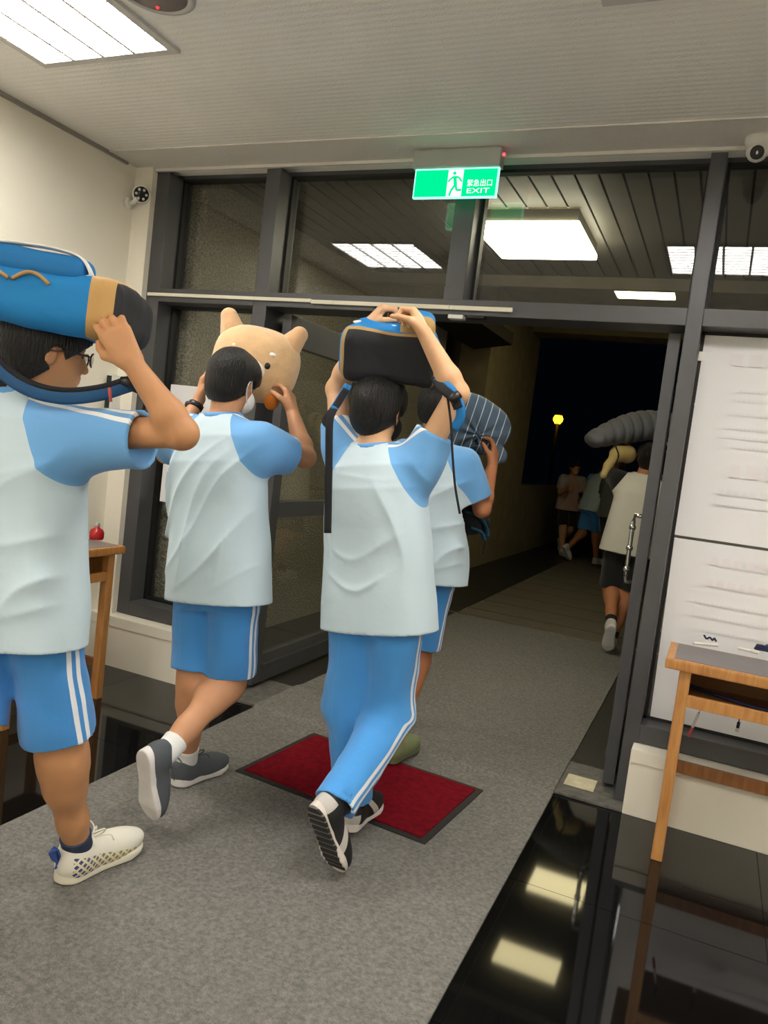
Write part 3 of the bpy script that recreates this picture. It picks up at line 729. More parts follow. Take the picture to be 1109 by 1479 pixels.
# pens, cords and bits on and under the right desk
def pen(label, a, b, body, tip, r=0.006):
    a, b = np.asarray(a, float), np.asarray(b, float); d = b - a
    t = empty('pen', (a + b) / 2, label=label, category='pen')
    tube('barrel', [a, a + d * 0.62], r, body, t, seg=8); tube('cap', [a + d * 0.6, a + d * 0.97, b], r * 1.15, tip, t, seg=8, taper=[1, 1, 0.5]); return t
navy = mat('navy_cord', (30, 36, 74), rough=0.7); red_p = mat('red_pen', (176, 62, 64), rough=0.4)
def dk(px, py): return atZ(px, py, ZT + 0.009)
pen('white pen with navy tie lying on grey desk panel edge', dk(1002, 929), dk(1037, 932), whiteplastic, whiteplastic)
pen('white pen beside the navy cord bundle on the desk', dk(1066, 936), dk(1096, 943), whiteplastic, whiteplastic)
a = dk(1020, 924); tube('cord_tie', smooth_path([a + np.array(q) for q in ((-0.012, 0, 0.018), (0.0, 0.004, 0.004), (0.012, 0.004, 0.012), (0.024, 0, 0.003), (0.03, 0.004, 0.012), (0.04, 0, 0.0))], 5), 0.004, navy, label='small navy tie on the white pen on the desk', category='cord')
a = dk(1100, 941); tube('cord_bundle', smooth_path([a + np.array((0.03 * math.cos(t * 1.3) * (1 - t / 40), 0.018 * math.sin(t * 1.3), 0.004 + 0.0016 * t)) for t in range(16)], 4), 0.0045, navy, label='tangled navy cord bundle on the desk', category='cord')
pen('red and white pen hanging below the desk shelf', atY(1009, 1032 - 2, -0.2), atY(994, 1064, -0.2), whiteplastic, red_p, 0.005)
pen('short white pen hanging below the desk shelf', atY(1067, 1043, -0.2), atY(1064, 1057, -0.2), black_plastic, whiteplastic, 0.006)
tube('pen_string', [atY(1009, 1030, -0.2), atY(1012, 1024, -0.2), atY(1013, 1012, -0.2)], 0.0022, navy, label='thin string holding the red and white pen', category='cord')
tube('pen_string', [atY(1067, 1043, -0.2), atY(1068, 1034, -0.2), atY(1068, 1022, -0.2)], 0.0022, navy, label='thin string holding the short white pen', category='cord')
zs = ZT - 0.153
tube('lanyard', smooth_path([np.array(q) for q in ((0.0, -0.1, zs + 0.008), (0.08, -0.16, zs + 0.008), (0.17, -0.2, zs + 0.008), (0.28, -0.24, zs + 0.008), (0.5, -0.2, zs + 0.008))], 6), 0.011, navy, rb=0.006, label='dark navy strap lying on the desk shelf', category='strap')
# red bottle on the left desk
be = atZ(139, 779, ZT); be = np.array([be[0], be[1], ZT + 0.002])
rb_ = empty('spray_bottle', be, label='small red bottle with grey nozzle on the side desk', category='bottle')
lathe('bottle_body', [(0.034, 0), (0.037, 0.01), (0.037, 0.035), (0.03, 0.05), (0.014, 0.06), (0.012, 0.066)], mat('red_gloss', (172, 22, 30), rough=0.25), rb_, base=be)
lathe('nozzle', [(0.011, 0.064), (0.011, 0.085), (0.007, 0.09)], greyplastic, rb_, base=be)

# far street lamp and low light
def lamp_post(label, p, r, colr, s, hgt):
    t = empty('street_lamp', (p[0], p[1], 0), label=label, category='street lamp')
    tube('post', [np.array([p[0], p[1], 0.0]), np.array([p[0], p[1], hgt - r * 0.9])], 0.05, alu_dark, t)
    lathe('globe', [(r * 0.55, -r), (r * 0.95, -r * 0.4), (r, 0.1 * r), (r * 0.7, r * 0.75), (0.05, r)], emit_mat('street_glow', colr, s), t, base=(p[0], p[1], hgt))
    lathe('cap', [(r * 0.9, r * 0.7), (r * 0.5, r * 1.15), (0.02, r * 1.3)], alu_dark, t, base=(p[0], p[1], hgt))
p = atY(806, 605, 22); lamp_post('glowing orange street lamp far off in the night', p, 0.16, (1.0, 0.42, 0.015), 5.0, p[2])
p = atY(792, 743, 19); 
bl = empty('bollard_light', (p[0], p[1], 0), label='small orange bollard light low in the dark', category='bollard light')
box('post', (p[0] - 0.08, p[1] - 0.08, 0), (p[0] + 0.08, p[1] + 0.08, p[2] - 0.1), alu_dark, bl); box('glowing_head', (p[0] - 0.1, p[1] - 0.1, p[2] - 0.1), (p[0] + 0.1, p[1] + 0.1, p[2] + 0.12), emit_mat('bollard_glow', (1.0, 0.55, 0.12), 3.0), bl, bev=0.02)
box('ground_outside', (-40, 20, -0.3), (40, 60, -0.2), mat('night_asphalt', (30, 30, 32), rough=0.9), kind='structure')

# ================================================================== PEOPLE
def basis(F_, U_): 
    U_ = nz(U_); F_ = nz(np.asarray(F_) - U_ * (np.asarray(F_) @ U_)); R_ = np.cross(F_, U_); return R_, F_, U_
def hand(v, W, hd, nr, curl, thumb, sc=1.0, spread=1.0):
    """W wrist, hd hand direction, nr palm facing, curl 0..1, thumb +-1 side"""
    hd = nz(hd); nr = nz(nr - hd * (np.asarray(nr) @ hd)); s = np.cross(hd, nr) * thumb
    K = []
    for i, off in enumerate((0.03, 0.0105, -0.0095, -0.028)):
        kn = W + hd * (0.086 - 0.004 * abs(i - 1)) * sc + s * off * sc; K.append(kn)
        v.cap(W + hd * 0.008 + s * off * 0.55, kn, 0.016 * sc, 0.0125 * sc, 0.014)
    for i, (kn, l) in enumerate(zip(K, (0.92, 1.0, 0.95, 0.76))):
        p = kn; ang = 0.0; sp_ = s * (1.5 - i) * 0.04 * spread
        for ln, da, r0, r1 in ((0.043, 0.9, 0.0098, 0.0090), (0.027, 1.25, 0.0090, 0.0082), (0.021, 0.8, 0.0082, 0.0070)):
            ang += da * curl; q = p + (hd * math.cos(ang) + nr * math.sin(ang) + sp_) * ln * l * sc; v.cap(p, q, r0 * sc, r1 * sc, 0.004); p = q
    t0 = W + hd * 0.022 + s * 0.024 + nr * 0.006; t1 = t0 + (hd * 0.62 + s * 0.6 + nr * 0.35) * 0.042 * sc
    t2 = t1 + (hd * 0.8 + s * 0.1 + nr * (0.3 + 0.5 * curl)) * 0.033 * sc; t3 = t2 + (hd * 0.75 - s * 0.25 * curl + nr * (0.2 + 0.7 * curl)) * 0.026 * sc
    v.cap(t0, t1, 0.016 * sc, 0.012 * sc, 0.014); v.cap(t1, t2, 0.0115 * sc, 0.010 * sc, 0.006); v.cap(t2, t3, 0.010 * sc, 0.008 * sc, 0.004)
def torso_frame(J):
    U_ = nz(J['neck'] - J['pelvis']); R_ = nz(J['shR'] - J['shL']); R_ = nz(R_ - U_ * (R_ @ U_)); return R_, np.cross(U_, R_), U_
def loft(v, P, R_, F_, U_, st, k, pw=2.4):
    """st rows: (height, half width, half depth, forward offset)"""
    st = np.asarray(st, float); mx = st[:, 1:3].max() + 0.03; c0 = P + U_ * st[0, 0]; c1 = P + U_ * st[-1, 0]
    def fn(X, Y, Z):
        w_ = (X - P[0]) * U_[0] + (Y - P[1]) * U_[1] + (Z - P[2]) * U_[2]
        u = (X - P[0]) * R_[0] + (Y - P[1]) * R_[1] + (Z - P[2]) * R_[2]
        f = (X - P[0]) * F_[0] + (Y - P[1]) * F_[1] + (Z - P[2]) * F_[2]
        hw = np.interp(w_, st[:, 0], st[:, 1]); hd = np.interp(w_, st[:, 0], st[:, 2]); of = np.interp(w_, st[:, 0], st[:, 3])
        q = (np.abs(u / hw) ** pw + np.abs((f - of) / hd) ** pw) ** (1 / pw)
        return np.maximum((q - 1) * np.minimum(hw, hd) * 0.9, np.maximum(w_ - st[-1, 0], st[0, 0] - w_))
    v.put(fn, np.minimum(c0, c1) - mx, np.maximum(c0, c1) + mx, k)
def bounds(pts, m_): P = np.array(pts); return P.min(0) - m_, P.max(0) + m_

def person(label, J, head, sk, h=0.0045, shirt=None, collar=None, lower=None, long_pants=False, hands=None, short_len=0.86, fold=None, hem=-0.13,
           group=None, hv=0.0055, face=False, hair=True, sleeve=0.62, hair_mat=None, shirt_scale=1.0, leg_r=1.0, sr=1.0, raglan=0.082):
    base = np.array([J['pelvis'][0], J['pelvis'][1], 0.0]); root = empty('person', base, label=label, category='person', group=group)
    R_, F_, U_ = torso_frame(J); Hc, hf, hu = head; hr, hf, hu = basis(hf, hu)
    A = np.stack([hr, hf, hu])
    pts = [J[k_] for k_ in J] + [Hc + hu * 0.13, Hc + hf * 0.13, Hc - hf * 0.1] + [J['wrR'] + UPV * 0.1, J['wrL'] + UPV * 0.1]
    lo, hi = bounds(pts, 0.13); v = Vox(lo, hi, h)
    # head
    v.ell(Hc + hu * 0.018 - hf * 0.008, (0.074, 0.094, 0.098), A, 0.02)
    v.ell(Hc - hu * 0.045 + hf * 0.03, (0.056, 0.062, 0.062), A, 0.03)
    v.ell(Hc - hu * 0.088 + hf * 0.062, (0.026, 0.022, 0.02), A, 0.03)
    v.ell(Hc + hu * 0.02 + hf * 0.062, (0.056, 0.028, 0.022), A, 0.02)
    v.cap(Hc + hf * 0.088 + hu * 0.008, Hc + hf * 0.104 - hu * 0.026, 0.008, 0.011, 0.012)
    for s in (-1, 1): v.ell(Hc + hf * 0.092 - hu * 0.03 + hr * s * 0.011, (0.008, 0.009, 0.007), A, 0.008)
    v.ell(Hc + hf * 0.086 - hu * 0.05, (0.022, 0.011, 0.006), A, 0.006); v.ell(Hc + hf * 0.085 - hu * 0.061, (0.02, 0.011, 0.007), A, 0.006)
    for s in (-1, 1):
        v.ell(Hc + hr * s * 0.077 - hf * 0.008 - hu * 0.006, (0.010, 0.02, 0.031), np.stack([nz(hr + hf * 0.25 * s), nz(hf - hr * 0.25 * s), hu]), 0.006)
        v.ell(Hc + hr * s * 0.088 - hf * 0.002 - hu * 0.004, (0.006, 0.011, 0.019), A, 0.0, 'sub')
        v.ell(Hc + hr * s * 0.031 + hf * 0.085 + hu * 0.006, (0.018, 0.012, 0.011), A, 0.0, 'sub'); v.ell(Hc + hr * s * 0.031 + hf * 0.073 + hu * 0.006, (0.015, 0.013, 0.012), A, 0.004)
    v.cap(J['neck'] - U_ * 0.02, Hc - hu * 0.035 - hf * 0.022, 0.057, 0.054, 0.03)
    # torso, narrower than the clothes
    TL = np.linalg.norm(J['neck'] - J['pelvis'])
    loft(v, J['pelvis'], R_, F_, U_, [(-0.09, 0.12, 0.085, 0), (0.0, 0.15, 0.1, 0), (TL * .4, 0.135, 0.09, 0), (TL * .75, 0.15, 0.1, 0), (TL * .95, 0.11, 0.07, 0), (TL, 0.06, 0.05, 0)], 0.03)
    for s in 'LR':
        v.cap(J['neck'] - U_ * 0.03, J['sh' + s], 0.045, 0.05, 0.04)
        sh, el, wr = J['sh' + s], J['el' + s], J['wr' + s]
        v.cap(sh, el, 0.048, 0.037, 0.03); m_ = el + (wr - el) * 0.25
        v.cap(el, m_, 0.0375, 0.040, 0.02); v.cap(m_, wr, 0.040, 0.0255, 0.02); v.ell(el, (0.038, 0.038, 0.038), None, 0.015)
        hp, kn, an = J['hip' + s], J['kn' + s], J['an' + s]
        v.cap(hp, kn + (an - kn) * 0.08, 0.076 * leg_r, 0.060 * leg_r, 0.05); d = an - kn; back = nz(-F_ + nz(d) * (F_ @ nz(d)))
        cf = kn + d * 0.3 + back * 0.006
        v.cap(kn, cf, 0.060 * leg_r, 0.054 * leg_r, 0.06); v.cap(cf, kn + d * 0.7 + back * 0.004, 0.053 * leg_r, 0.041 * leg_r, 0.04); v.cap(kn + d * 0.68, an, 0.042 * leg_r, 0.034 * leg_r, 0.03); v.cap(kn, an, 0.044 * leg_r, 0.033 * leg_r, 0.02)
        if hands and s in hands: hand(v, wr, *hands[s])
        else: v.ell(wr + nz(wr - el) * 0.07, (0.04, 0.04, 0.05), None, 0.02)
    vox_obj('body', v, sk, root)
    # hair
    if hair:
        lo, hi = bounds([Hc], 0.16); q = Vox(lo, hi, 0.004 if h < 0.006 else 0.008)
        q.ell(Hc + hu * 0.022 - hf * 0.014, (0.092, 0.114, 0.112), A, 0)
        q.ell(Hc + hu * 0.045 + hf * 0.02, (0.084, 0.092, 0.084), A, 0.02)
        q.ell(Hc - hu * 0.04 - hf * 0.05, (0.072, 0.055, 0.07), A, 0.03)
        q.plane(hf * 0.66 - hu * 0.75, Hc + hf * 0.083 + hu * 0.028)
        q.plane(-hu, Hc - hu * 0.105)
        for s in (-1, 1): q.ell(Hc + hr * s * 0.095 + hf * 0.012 - hu * 0.02, (0.05, 0.026, 0.038), A, 0, 'sub')
        def strands(X, Y, Z):
            u = (X - Hc[0]) * hr[0] + (Y - Hc[1]) * hr[1] + (Z - Hc[2]) * hr[2]; f = (X - Hc[0]) * hf[0] + (Y - Hc[1]) * hf[1] + (Z - Hc[2]) * hf[2]; w_ = (X - Hc[0]) * hu[0] + (Y - Hc[1]) * hu[1] + (Z - Hc[2]) * hu[2]
            an = np.arctan2(u, f + 0.03); return 0.0009 * np.sin(an * 44 + 5 * np.sin(w_ * 45)) + 0.003 * hashnoise(X, Y, Z, 48)
        q.disp(strands)
        vox_obj('hair', q, hair_mat or hair_m, root)
    if face:
        for s in (-1, 1):
            ball('eye', Hc + hr * s * 0.031 + hf * 0.0785 + hu * 0.006, (0.0125, 0.009, 0.0055), mat('eye_dark', (26, 20, 18), rough=0.15), root, axes=A, seg=10, ring=8)
            tube('eyebrow', [Hc + hr * s * a_ + hf * b_ + hu * c_ for a_, b_, c_ in ((0.013, 0.0905, 0.026), (0.03, 0.087, 0.031), (0.05, 0.07, 0.027))], 0.0035, hair_m, root)
    # shirt
    if shirt is not None:
        kk = shirt_scale
        Rh = nz(J['hipR'] - J['hipL']); pts = [J['shR'], J['shL'], J['pelvis'] + U_ * hem, J['neck'], J['shR'] + (J['elR'] - J['shR']) * sleeve, J['shL'] + (J['elL'] - J['shL']) * sleeve]
        lo, hi = bounds(pts, 0.27); v = Vox(lo, hi, hv)
        loft(v, J['pelvis'], R_, F_, U_, [(hem - 0.04, 0.222 * kk, 0.148 * kk, 0), (hem + 0.1, 0.215 * kk, 0.145 * kk, 0), (TL * .45, 0.198 * kk, 0.132 * kk, -0.004), (TL * .72, 0.192 * kk, 0.125 * kk, -0.012), (TL * .88, 0.17 * kk, 0.1 * kk, -0.016), (TL * .98, 0.10, 0.075, -0.01), (TL + 0.012, 0.075, 0.066, -0.004)], 0.03)
        for s in 'LR':
            sh, el = J['sh' + s], J['el' + s]; d = nz(el - sh); L_ = np.linalg.norm(el - sh); en = sh + d * L_ * sleeve
            v.cap(J['neck'] - U_ * 0.035 + (sh - J['neck']) * 0.25, sh, 0.056, 0.062, 0.05)
            low = -U_ * 0.02 if (d @ U_) < 0.3 else R_ * 0
            v.cap(sh + low * 0.6, en + d * 0.08 + low, 0.066 * sr, 0.08 * sr, 0.05)
            v.cap(sh - U_ * 0.05 - R_ * (0.02 if s == 'R' else -0.02), sh + d * L_ * 0.3 + low, 0.074 * sr, 0.064 * sr, 0.05)
            # cuff: cut and hollow
            c = en + low; lo_, hi_ = bounds([c - d * 0.02, c + d * 0.15], 0.13)
            n = d; sl, X, Y, Z = v.sub(lo_, hi_); pl = (X - c[0]) * n[0] + (Y - c[1]) * n[1] + (Z - c[2]) * n[2]
            rad = np.sqrt(np.maximum((X - c[0]) ** 2 + (Y - c[1]) ** 2 + (Z - c[2]) ** 2 - pl ** 2, 0))
            v.d[sl] = np.where(rad < 0.135, np.maximum(v.d[sl], pl), v.d[sl])
            v.cap(c - d * 0.03, c + d * 0.05, 0.062 * sr, 0.068 * sr, 0, 'sub')
        if fold is not None:
            P0 = J['neck']
            def fd(X, Y, Z):
                u = (X - P0[0]) * R_[0] + (Y - P0[1]) * R_[1] + (Z - P0[2]) * R_[2]; f = (X - P0[0]) * F_[0] + (Y - P0[1]) * F_[1] + (Z - P0[2]) * F_[2]
                w_ = (X - P0[0]) * U_[0] + (Y - P0[1]) * U_[1] + (Z - P0[2]) * U_[2]; return fold(u, f, w_)
            v.disp(fd)
        # hollow hem
        pb = J['pelvis'] + U_ * hem; v.plane(-U_, pb)
        loft2 = [(hem - 0.06, 0.205 * kk, 0.132 * kk, 0), (hem + 0.04, 0.2 * kk, 0.128 * kk, 0)]
        def fnb(X, Y, Z):
            w_ = (X - J['pelvis'][0]) * U_[0] + (Y - J['pelvis'][1]) * U_[1] + (Z - J['pelvis'][2]) * U_[2]; u = (X - J['pelvis'][0]) * R_[0] + (Y - J['pelvis'][1]) * R_[1] + (Z - J['pelvis'][2]) * R_[2]
            f = (X - J['pelvis'][0]) * F_[0] + (Y - J['pelvis'][1]) * F_[1] + (Z - J['pelvis'][2]) * F_[2]
            return np.maximum(((np.abs(u / (0.2 * kk)) ** 2.4 + np.abs(f / (0.128 * kk)) ** 2.4) ** (1 / 2.4) - 1) * 0.11, w_ - hem - 0.05)
        v.put(fnb, pb - 0.25, pb + 0.25, 0, 'sub')
        # neck hole
        v.cap(J['neck'] + U_ * 0.0, J['neck'] + U_ * 0.1, 0.06, 0.066, 0, 'sub')
        def at_(V):
            p = V - J['neck']; u = np.abs(p @ R_); w_ = p @ U_; sl = (u - raglan) * 0.886 + w_ * 0.464
            st = np.ones(len(V)); side = p @ R_
            for s in 'LR':
                sh, el = J['sh' + s], J['el' + s]; d = nz(el - sh); tp0 = U_ * 0.55 - F_ * 0.85 if abs(U_ @ d) < 0.6 else (R_ if s == 'R' else -R_) * -0.55 - F_ * 0.85; tp = nz(tp0 - d * (tp0 @ d))
                N0 = J['neck'] + (sh - J['neck']) * 0.3 + tp * 0.05; Q0 = sh + d * np.linalg.norm(el - sh) * sleeve + tp * 0.08
                b = nz(np.cross(Q0 - N0, tp)); msk = (side > 0) if s == 'R' else (side <= 0)
                cc = (V - N0) @ b; up_ = (V - (sh + d * 0.05)) @ tp
                st = np.where(msk & (up_ > -0.01), cc, st)
            return {'sl': sl, 'st': st}
        vox_obj('shirt', v, shirt, root, at_)
        if collar is not None:
            n = 22; ring = [J['neck'] + U_ * (0.012 + 0.006 * math.sin(t)) + R_ * 0.068 * math.cos(t) + F_ * (0.062 * math.sin(t) - 0.004) for t in np.linspace(0, 2 * math.pi, n)]
            tube('collar', ring, 0.012, collar, root, rb=0.014, hint=tuple(U_), seg=8)
    # shorts / trousers
    if lower is not None:
        pts = [J['pelvis'] + U_ * 0.08, J['hipL'], J['hipR'], J['knL'], J['knR']] + ([J['anL'], J['anR']] if long_pants else [])
        lo, hi = bounds(pts, 0.17); v = Vox(lo, hi, hv)
        loft(v, J['pelvis'], R_, F_, U_, [(-0.12, 0.14, 0.105, -0.008), (-0.04, 0.165, 0.122, -0.012), (0.1, 0.16, 0.11, 0)], 0.03)
        for s in 'LR':
            hp, kn, an = J['hip' + s], J['kn' + s], J['an' + s]; d = nz(kn - hp); L_ = np.linalg.norm(kn - hp)
            if not long_pants:
                en = hp + d * L_ * short_len; v.cap(hp, en + d * 0.05, 0.092, 0.1, 0.03)
                sl, X, Y, Z = v.sub(*bounds([en - d * 0.02, en + d * 0.12], 0.15)); pl = (X - en[0]) * d[0] + (Y - en[1]) * d[1] + (Z - en[2]) * d[2]
                rad = np.sqrt(np.maximum((X - en[0]) ** 2 + (Y - en[1]) ** 2 + (Z - en[2]) ** 2 - pl ** 2, 0)); v.d[sl] = np.where(rad < 0.14, np.maximum(v.d[sl], pl), v.d[sl])
                v.cap(en - d * 0.02, en + d * 0.06, 0.08, 0.082, 0, 'sub')
            else:
                e = kn + (an - kn) * 0.97; v.cap(hp, kn, 0.104, 0.086, 0.04); v.cap(kn, e, 0.086, 0.073, 0.03)
                dd = nz(an - kn); sl, X, Y, Z = v.sub(*bounds([e, e + dd * 0.1], 0.11)); pl = (X - e[0]) * dd[0] + (Y - e[1]) * dd[1] + (Z - e[2]) * dd[2]
                v.d[sl] = np.where(np.sqrt(np.maximum((X - e[0]) ** 2 + (Y - e[1]) ** 2 + (Z - e[2]) ** 2 - pl ** 2, 0)) < 0.1, np.maximum(v.d[sl], pl), v.d[sl])
                v.cap(e - dd * 0.03, e + dd * 0.08, 0.052, 0.056, 0, 'sub')
        v.disp(lambda X, Y, Z: (0.009 if long_pants else 0.006) * hashnoise(X, Y, Z, 24, 1.0) + 0.002 * hashnoise(X, Y, Z, 60, 2.0))
        def at2(V):
            st = np.ones(len(V)); side = (V - J['pelvis']) @ R_
            dR = np.minimum(segd(V, J['hipR'], J['knR']), segd(V, J['knR'], J['anR'])); dL = np.minimum(segd(V, J['hipL'], J['knL']), segd(V, J['knL'], J['anL']))
            for s in 'LR':
                hp, kn, an = J['hip' + s], J['kn' + s], J['an' + s]; o = R_ if s == 'R' else -R_
                msk = (dR < dL) if s == 'R' else (dR >= dL)
                t = nz(kn - hp); f1 = nz(np.cross(t, o)); c1 = (V - hp) @ f1 + 0.004; t2 = nz(an - kn); f2 = nz(np.cross(t2, o)); c2 = (V - kn) @ f2 + (kn - hp) @ f1 + 0.004
                wt = np.clip(((V - kn) @ nz(t + t2)) / 0.05 + 0.5, 0, 1); c = c1 * (1 - wt) + c2 * wt if long_pants else c1
                onside = ((V - hp) @ nz(o - t * (o @ t)) > 0) if not long_pants else np.where(wt > 0.5, (V - kn) @ nz(o - t2 * (o @ t2)) > 0, (V - hp) @ nz(o - t * (o @ t)) > 0)
                st = np.where(msk & onside, c, st)
            return {'st': st}
        vox_obj('track_pants' if long_pants else 'shorts', v, lower, root, at2)
    return root
def segd(V, a, b):
    ab = b - a; t = np.clip((V - a) @ ab / (ab @ ab), 0, 1); return np.linalg.norm(V - a - t[:, None] * ab, axis=1)

def shoe(root, heel, fwd, up, upm, solem, side=1, laces=None, kind='runner', sock=None, ank=None, sc=1.0, knee=None, ground=0.0095):
    """heel: point under the heel on the sole; returns the upper"""
    R_, F_, U_ = basis(fwd, up); low = min((heel + (F_ * a_ + R_ * b_) * sc)[2] for a_ in (0.0, 0.29) for b_ in (-0.045, 0.045)); heel = heel + UPV * max(0.0, ground - low)
    def T(V): return heel + (V[:, :1] * F_ + V[:, 1:2] * (-R_) + V[:, 2:3] * U_) * sc
    v = Vox((-0.02, -0.07, 0), (0.32, 0.07, 0.14), 0.004)
    v.ell((0.215, 0.004 * side, 0.042), (0.078, 0.046, 0.036), None, 0.03); v.ell((0.13, 0.002 * side, 0.048), (0.1, 0.041, 0.05), None, 0.04)
    v.ell((0.05, 0, 0.055), (0.054, 0.037, 0.058), None, 0.04); v.cap((0.052, 0, 0.06), (0.048, 0, 0.098), 0.04, 0.036, 0.03)
    v.cap((0.055, 0, 0.085), (0.05, 0, 0.2), 0.029, 0.033, 0, 'sub'); v.plane((0, 0, -1), (0, 0, 0.018)); v.plane((-0.25, 0, 1), (0.04, 0, 0.11))
    V, Q = v.mesh(); a = {'lx': V[:, 0], 'lz': V[:, 2], 'ly': V[:, 1]}
    # T flips handedness when -R is used with F,U -> F x (-R) = -... keep order by checking
    up_o = meshobj('shoe', T(V), Q, upm, root, True, None, a)
    v = Vox((-0.02, -0.07, -0.02), (0.32, 0.07, 0.06), 0.0035)
    def fn(X, Y, Z):
        cx = [0.04, 0.13, 0.225]; rr_ = np.interp(X, [0.0, 0.05, 0.13, 0.22, 0.3], [0.036, 0.039, 0.036, 0.049, 0.04]); xx = np.clip(X, 0.042, 0.238)
        d2 = np.sqrt(((X - xx) * 0.82) ** 2 + (Y - 0.003 * side) ** 2) - rr_
        zt = np.interp(X, [0, 0.06, 0.15, 0.3], [0.04, 0.034, 0.026, 0.026]); zb = np.interp(X, [-0.01, 0.03, 0.22, 0.29], [0.006, 0.0, 0.0, 0.014])
        if kind == 'runner': zb = zb + 0.0025 * (np.sin(X * 260) > 0.2)
        a_ = np.maximum(np.maximum(Z - zt, zb - Z), -1) ; u0 = d2 + 0.006; u1 = a_ + 0.006
        return np.sqrt(np.maximum(u0, 0) ** 2 + np.maximum(u1, 0) ** 2) + np.minimum(np.maximum(u0, u1), 0) - 0.006
    v.put(fn, (-0.02, -0.07, -0.02), (0.32, 0.07, 0.06), 0)
    V, Q = v.mesh(); meshobj('sole', T(V), Q, solem, up_o, True, None, {'lx': V[:, 0], 'lz': V[:, 2], 'ly': V[:, 1]})
    if laces is not None:
        for i in range(5):
            x0 = 0.105 + i * 0.018; zt = 0.098 - i * 0.0075
            pts = np.array([(x0, -0.026, zt - 0.012), (x0 + 0.004, -0.012, zt), (x0 + 0.006, 0.0, zt + 0.003), (x0 + 0.004, 0.012, zt), (x0, 0.026, zt - 0.012)])
            tube('lace', list(T(pts)), 0.0032, laces, up_o, seg=6, hint=tuple(U_))
        for s in (-1, 1):
            pts = np.array([(0.1, 0.0, 0.098), (0.085, 0.02 * s, 0.125), (0.115, 0.035 * s, 0.135), (0.125, 0.02 * s, 0.115), (0.102, 0.0, 0.1), (0.14, 0.03 * s, 0.108), (0.15, 0.04 * s, 0.09)])
            tube('lace_bow', smooth_path(T(pts), 4), 0.0026, laces, up_o, seg=6)
    if sock is not None and ank is not None:
        axs = nz((knee if knee is not None else ank + U_) - ank); c0 = T(np.array([[0.052, 0, 0.05]]))[0]
        v = Vox(*bounds([c0, ank + axs * 0.06], 0.06), 0.004); v.cap(c0, ank, 0.038, 0.043, 0.01); v.cap(ank, ank + axs * 0.08, 0.043, 0.049, 0.01)
        v.plane(axs, ank + axs * 0.055); vox_obj('sock', v, sock, root)
    return up_o

# ------------------------------------------------------------------ shoe and bag materials
def attr_mat(name, base, rough=0.7):
    M = mat(name, base, rough=rough); return M, M.node_tree, M.node_tree.nodes['Principled BSDF']
def lattice_shoe():
    M, nt, B = attr_mat('white_knit_shoe', (224, 220, 206), 0.8)
    lx, lz = attr_node(nt, 'lx'), attr_node(nt, 'lz')
    a = math_node(nt, 'FRACT', math_node(nt, 'MULTIPLY', math_node(nt, 'ADD', lx, lz), 44.0)); b = math_node(nt, 'FRACT', math_node(nt, 'MULTIPLY', math_node(nt, 'SUBTRACT', lx, lz), 44.0))
    line = math_node(nt, 'MAXIMUM', math_node(nt, 'LESS_THAN', a, 0.38), math_node(nt, 'LESS_THAN', b, 0.38))
    top = math_node(nt, 'ADD', math_node(nt, 'MULTIPLY', lx, -0.22), 0.088)
    zone = math_node(nt, 'MULTIPLY', math_node(nt, 'LESS_THAN', lz, top), math_node(nt, 'GREATER_THAN', lx, 0.02))
    fade = math_node(nt, 'MULTIPLY_ADD', lx, -7.0); nt.nodes[-1].inputs[2].default_value = 1.15
    blue = mixc(nt, math_node(nt, 'MULTIPLY', fade, 1.0, True), lin((150, 140, 120)), lin((46, 66, 150)))
    cell = mixc(nt, line, blue, lin((226, 218, 176)))
    nt.links.new(mixc(nt, zone, lin((224, 220, 206)), cell), B.inputs['Base Color']); fabric_bump(M, 0.4, 380); return M
shoeA = lattice_shoe(); soleA = mat('ivory_sole', (222, 216, 196), rough=0.6)
shoeB = mat('grey_knit_shoe', (82, 86, 92), rough=0.85, bump=0.4, bscale=300, bdist=0.003); soleW = mat('white_foam_sole', (222, 218, 216), rough=0.6, var=0.05, vscale=30)
def black_white_shoe():
    M, nt, B = attr_mat('black_white_shoe', (26, 26, 28), 0.7); lx, lz = attr_node(nt, 'lx'), attr_node(nt, 'lz')
    z = math_node(nt, 'ABSOLUTE', math_node(nt, 'SUBTRACT', math_node(nt, 'ADD', lx, math_node(nt, 'MULTIPLY', lz, 0.8)), 0.2)); m1 = math_node(nt, 'LESS_THAN', z, 0.018)
    z2 = math_node(nt, 'MULTIPLY', math_node(nt, 'LESS_THAN', lx, 0.035), math_node(nt, 'LESS_THAN', lz, 0.07))
    nt.links.new(mixc(nt, math_node(nt, 'MAXIMUM', m1, z2), lin((26, 26, 28)), lin((188, 184, 180))), B.inputs['Base Color']); return M
shoeC = black_white_shoe()
def tread_sole():
    M, nt, B = attr_mat('treaded_sole', (200, 192, 184), 0.65); lx, lz, ly = attr_node(nt, 'lx'), attr_node(nt, 'lz'), attr_node(nt, 'ly')
    bot = math_node(nt, 'LESS_THAN', lz, 0.011); inner = math_node(nt, 'LESS_THAN', math_node(nt, 'ABSOLUTE', ly), 0.038)
    st = math_node(nt, 'GREATER_THAN', math_node(nt, 'FRACT', math_node(nt, 'MULTIPLY', lx, 41.4)), 0.28)
    dk_ = mixc(nt, st, lin((120, 116, 112)), lin((34, 33, 34)))
    nt.links.new(mixc(nt, math_node(nt, 'MULTIPLY', bot, inner), lin((206, 198, 190)), dk_), B.inputs['Base Color']); return M
soleC = tread_sole()
green_shoe = mat('olive_clog', (118, 128, 92), rough=0.7)
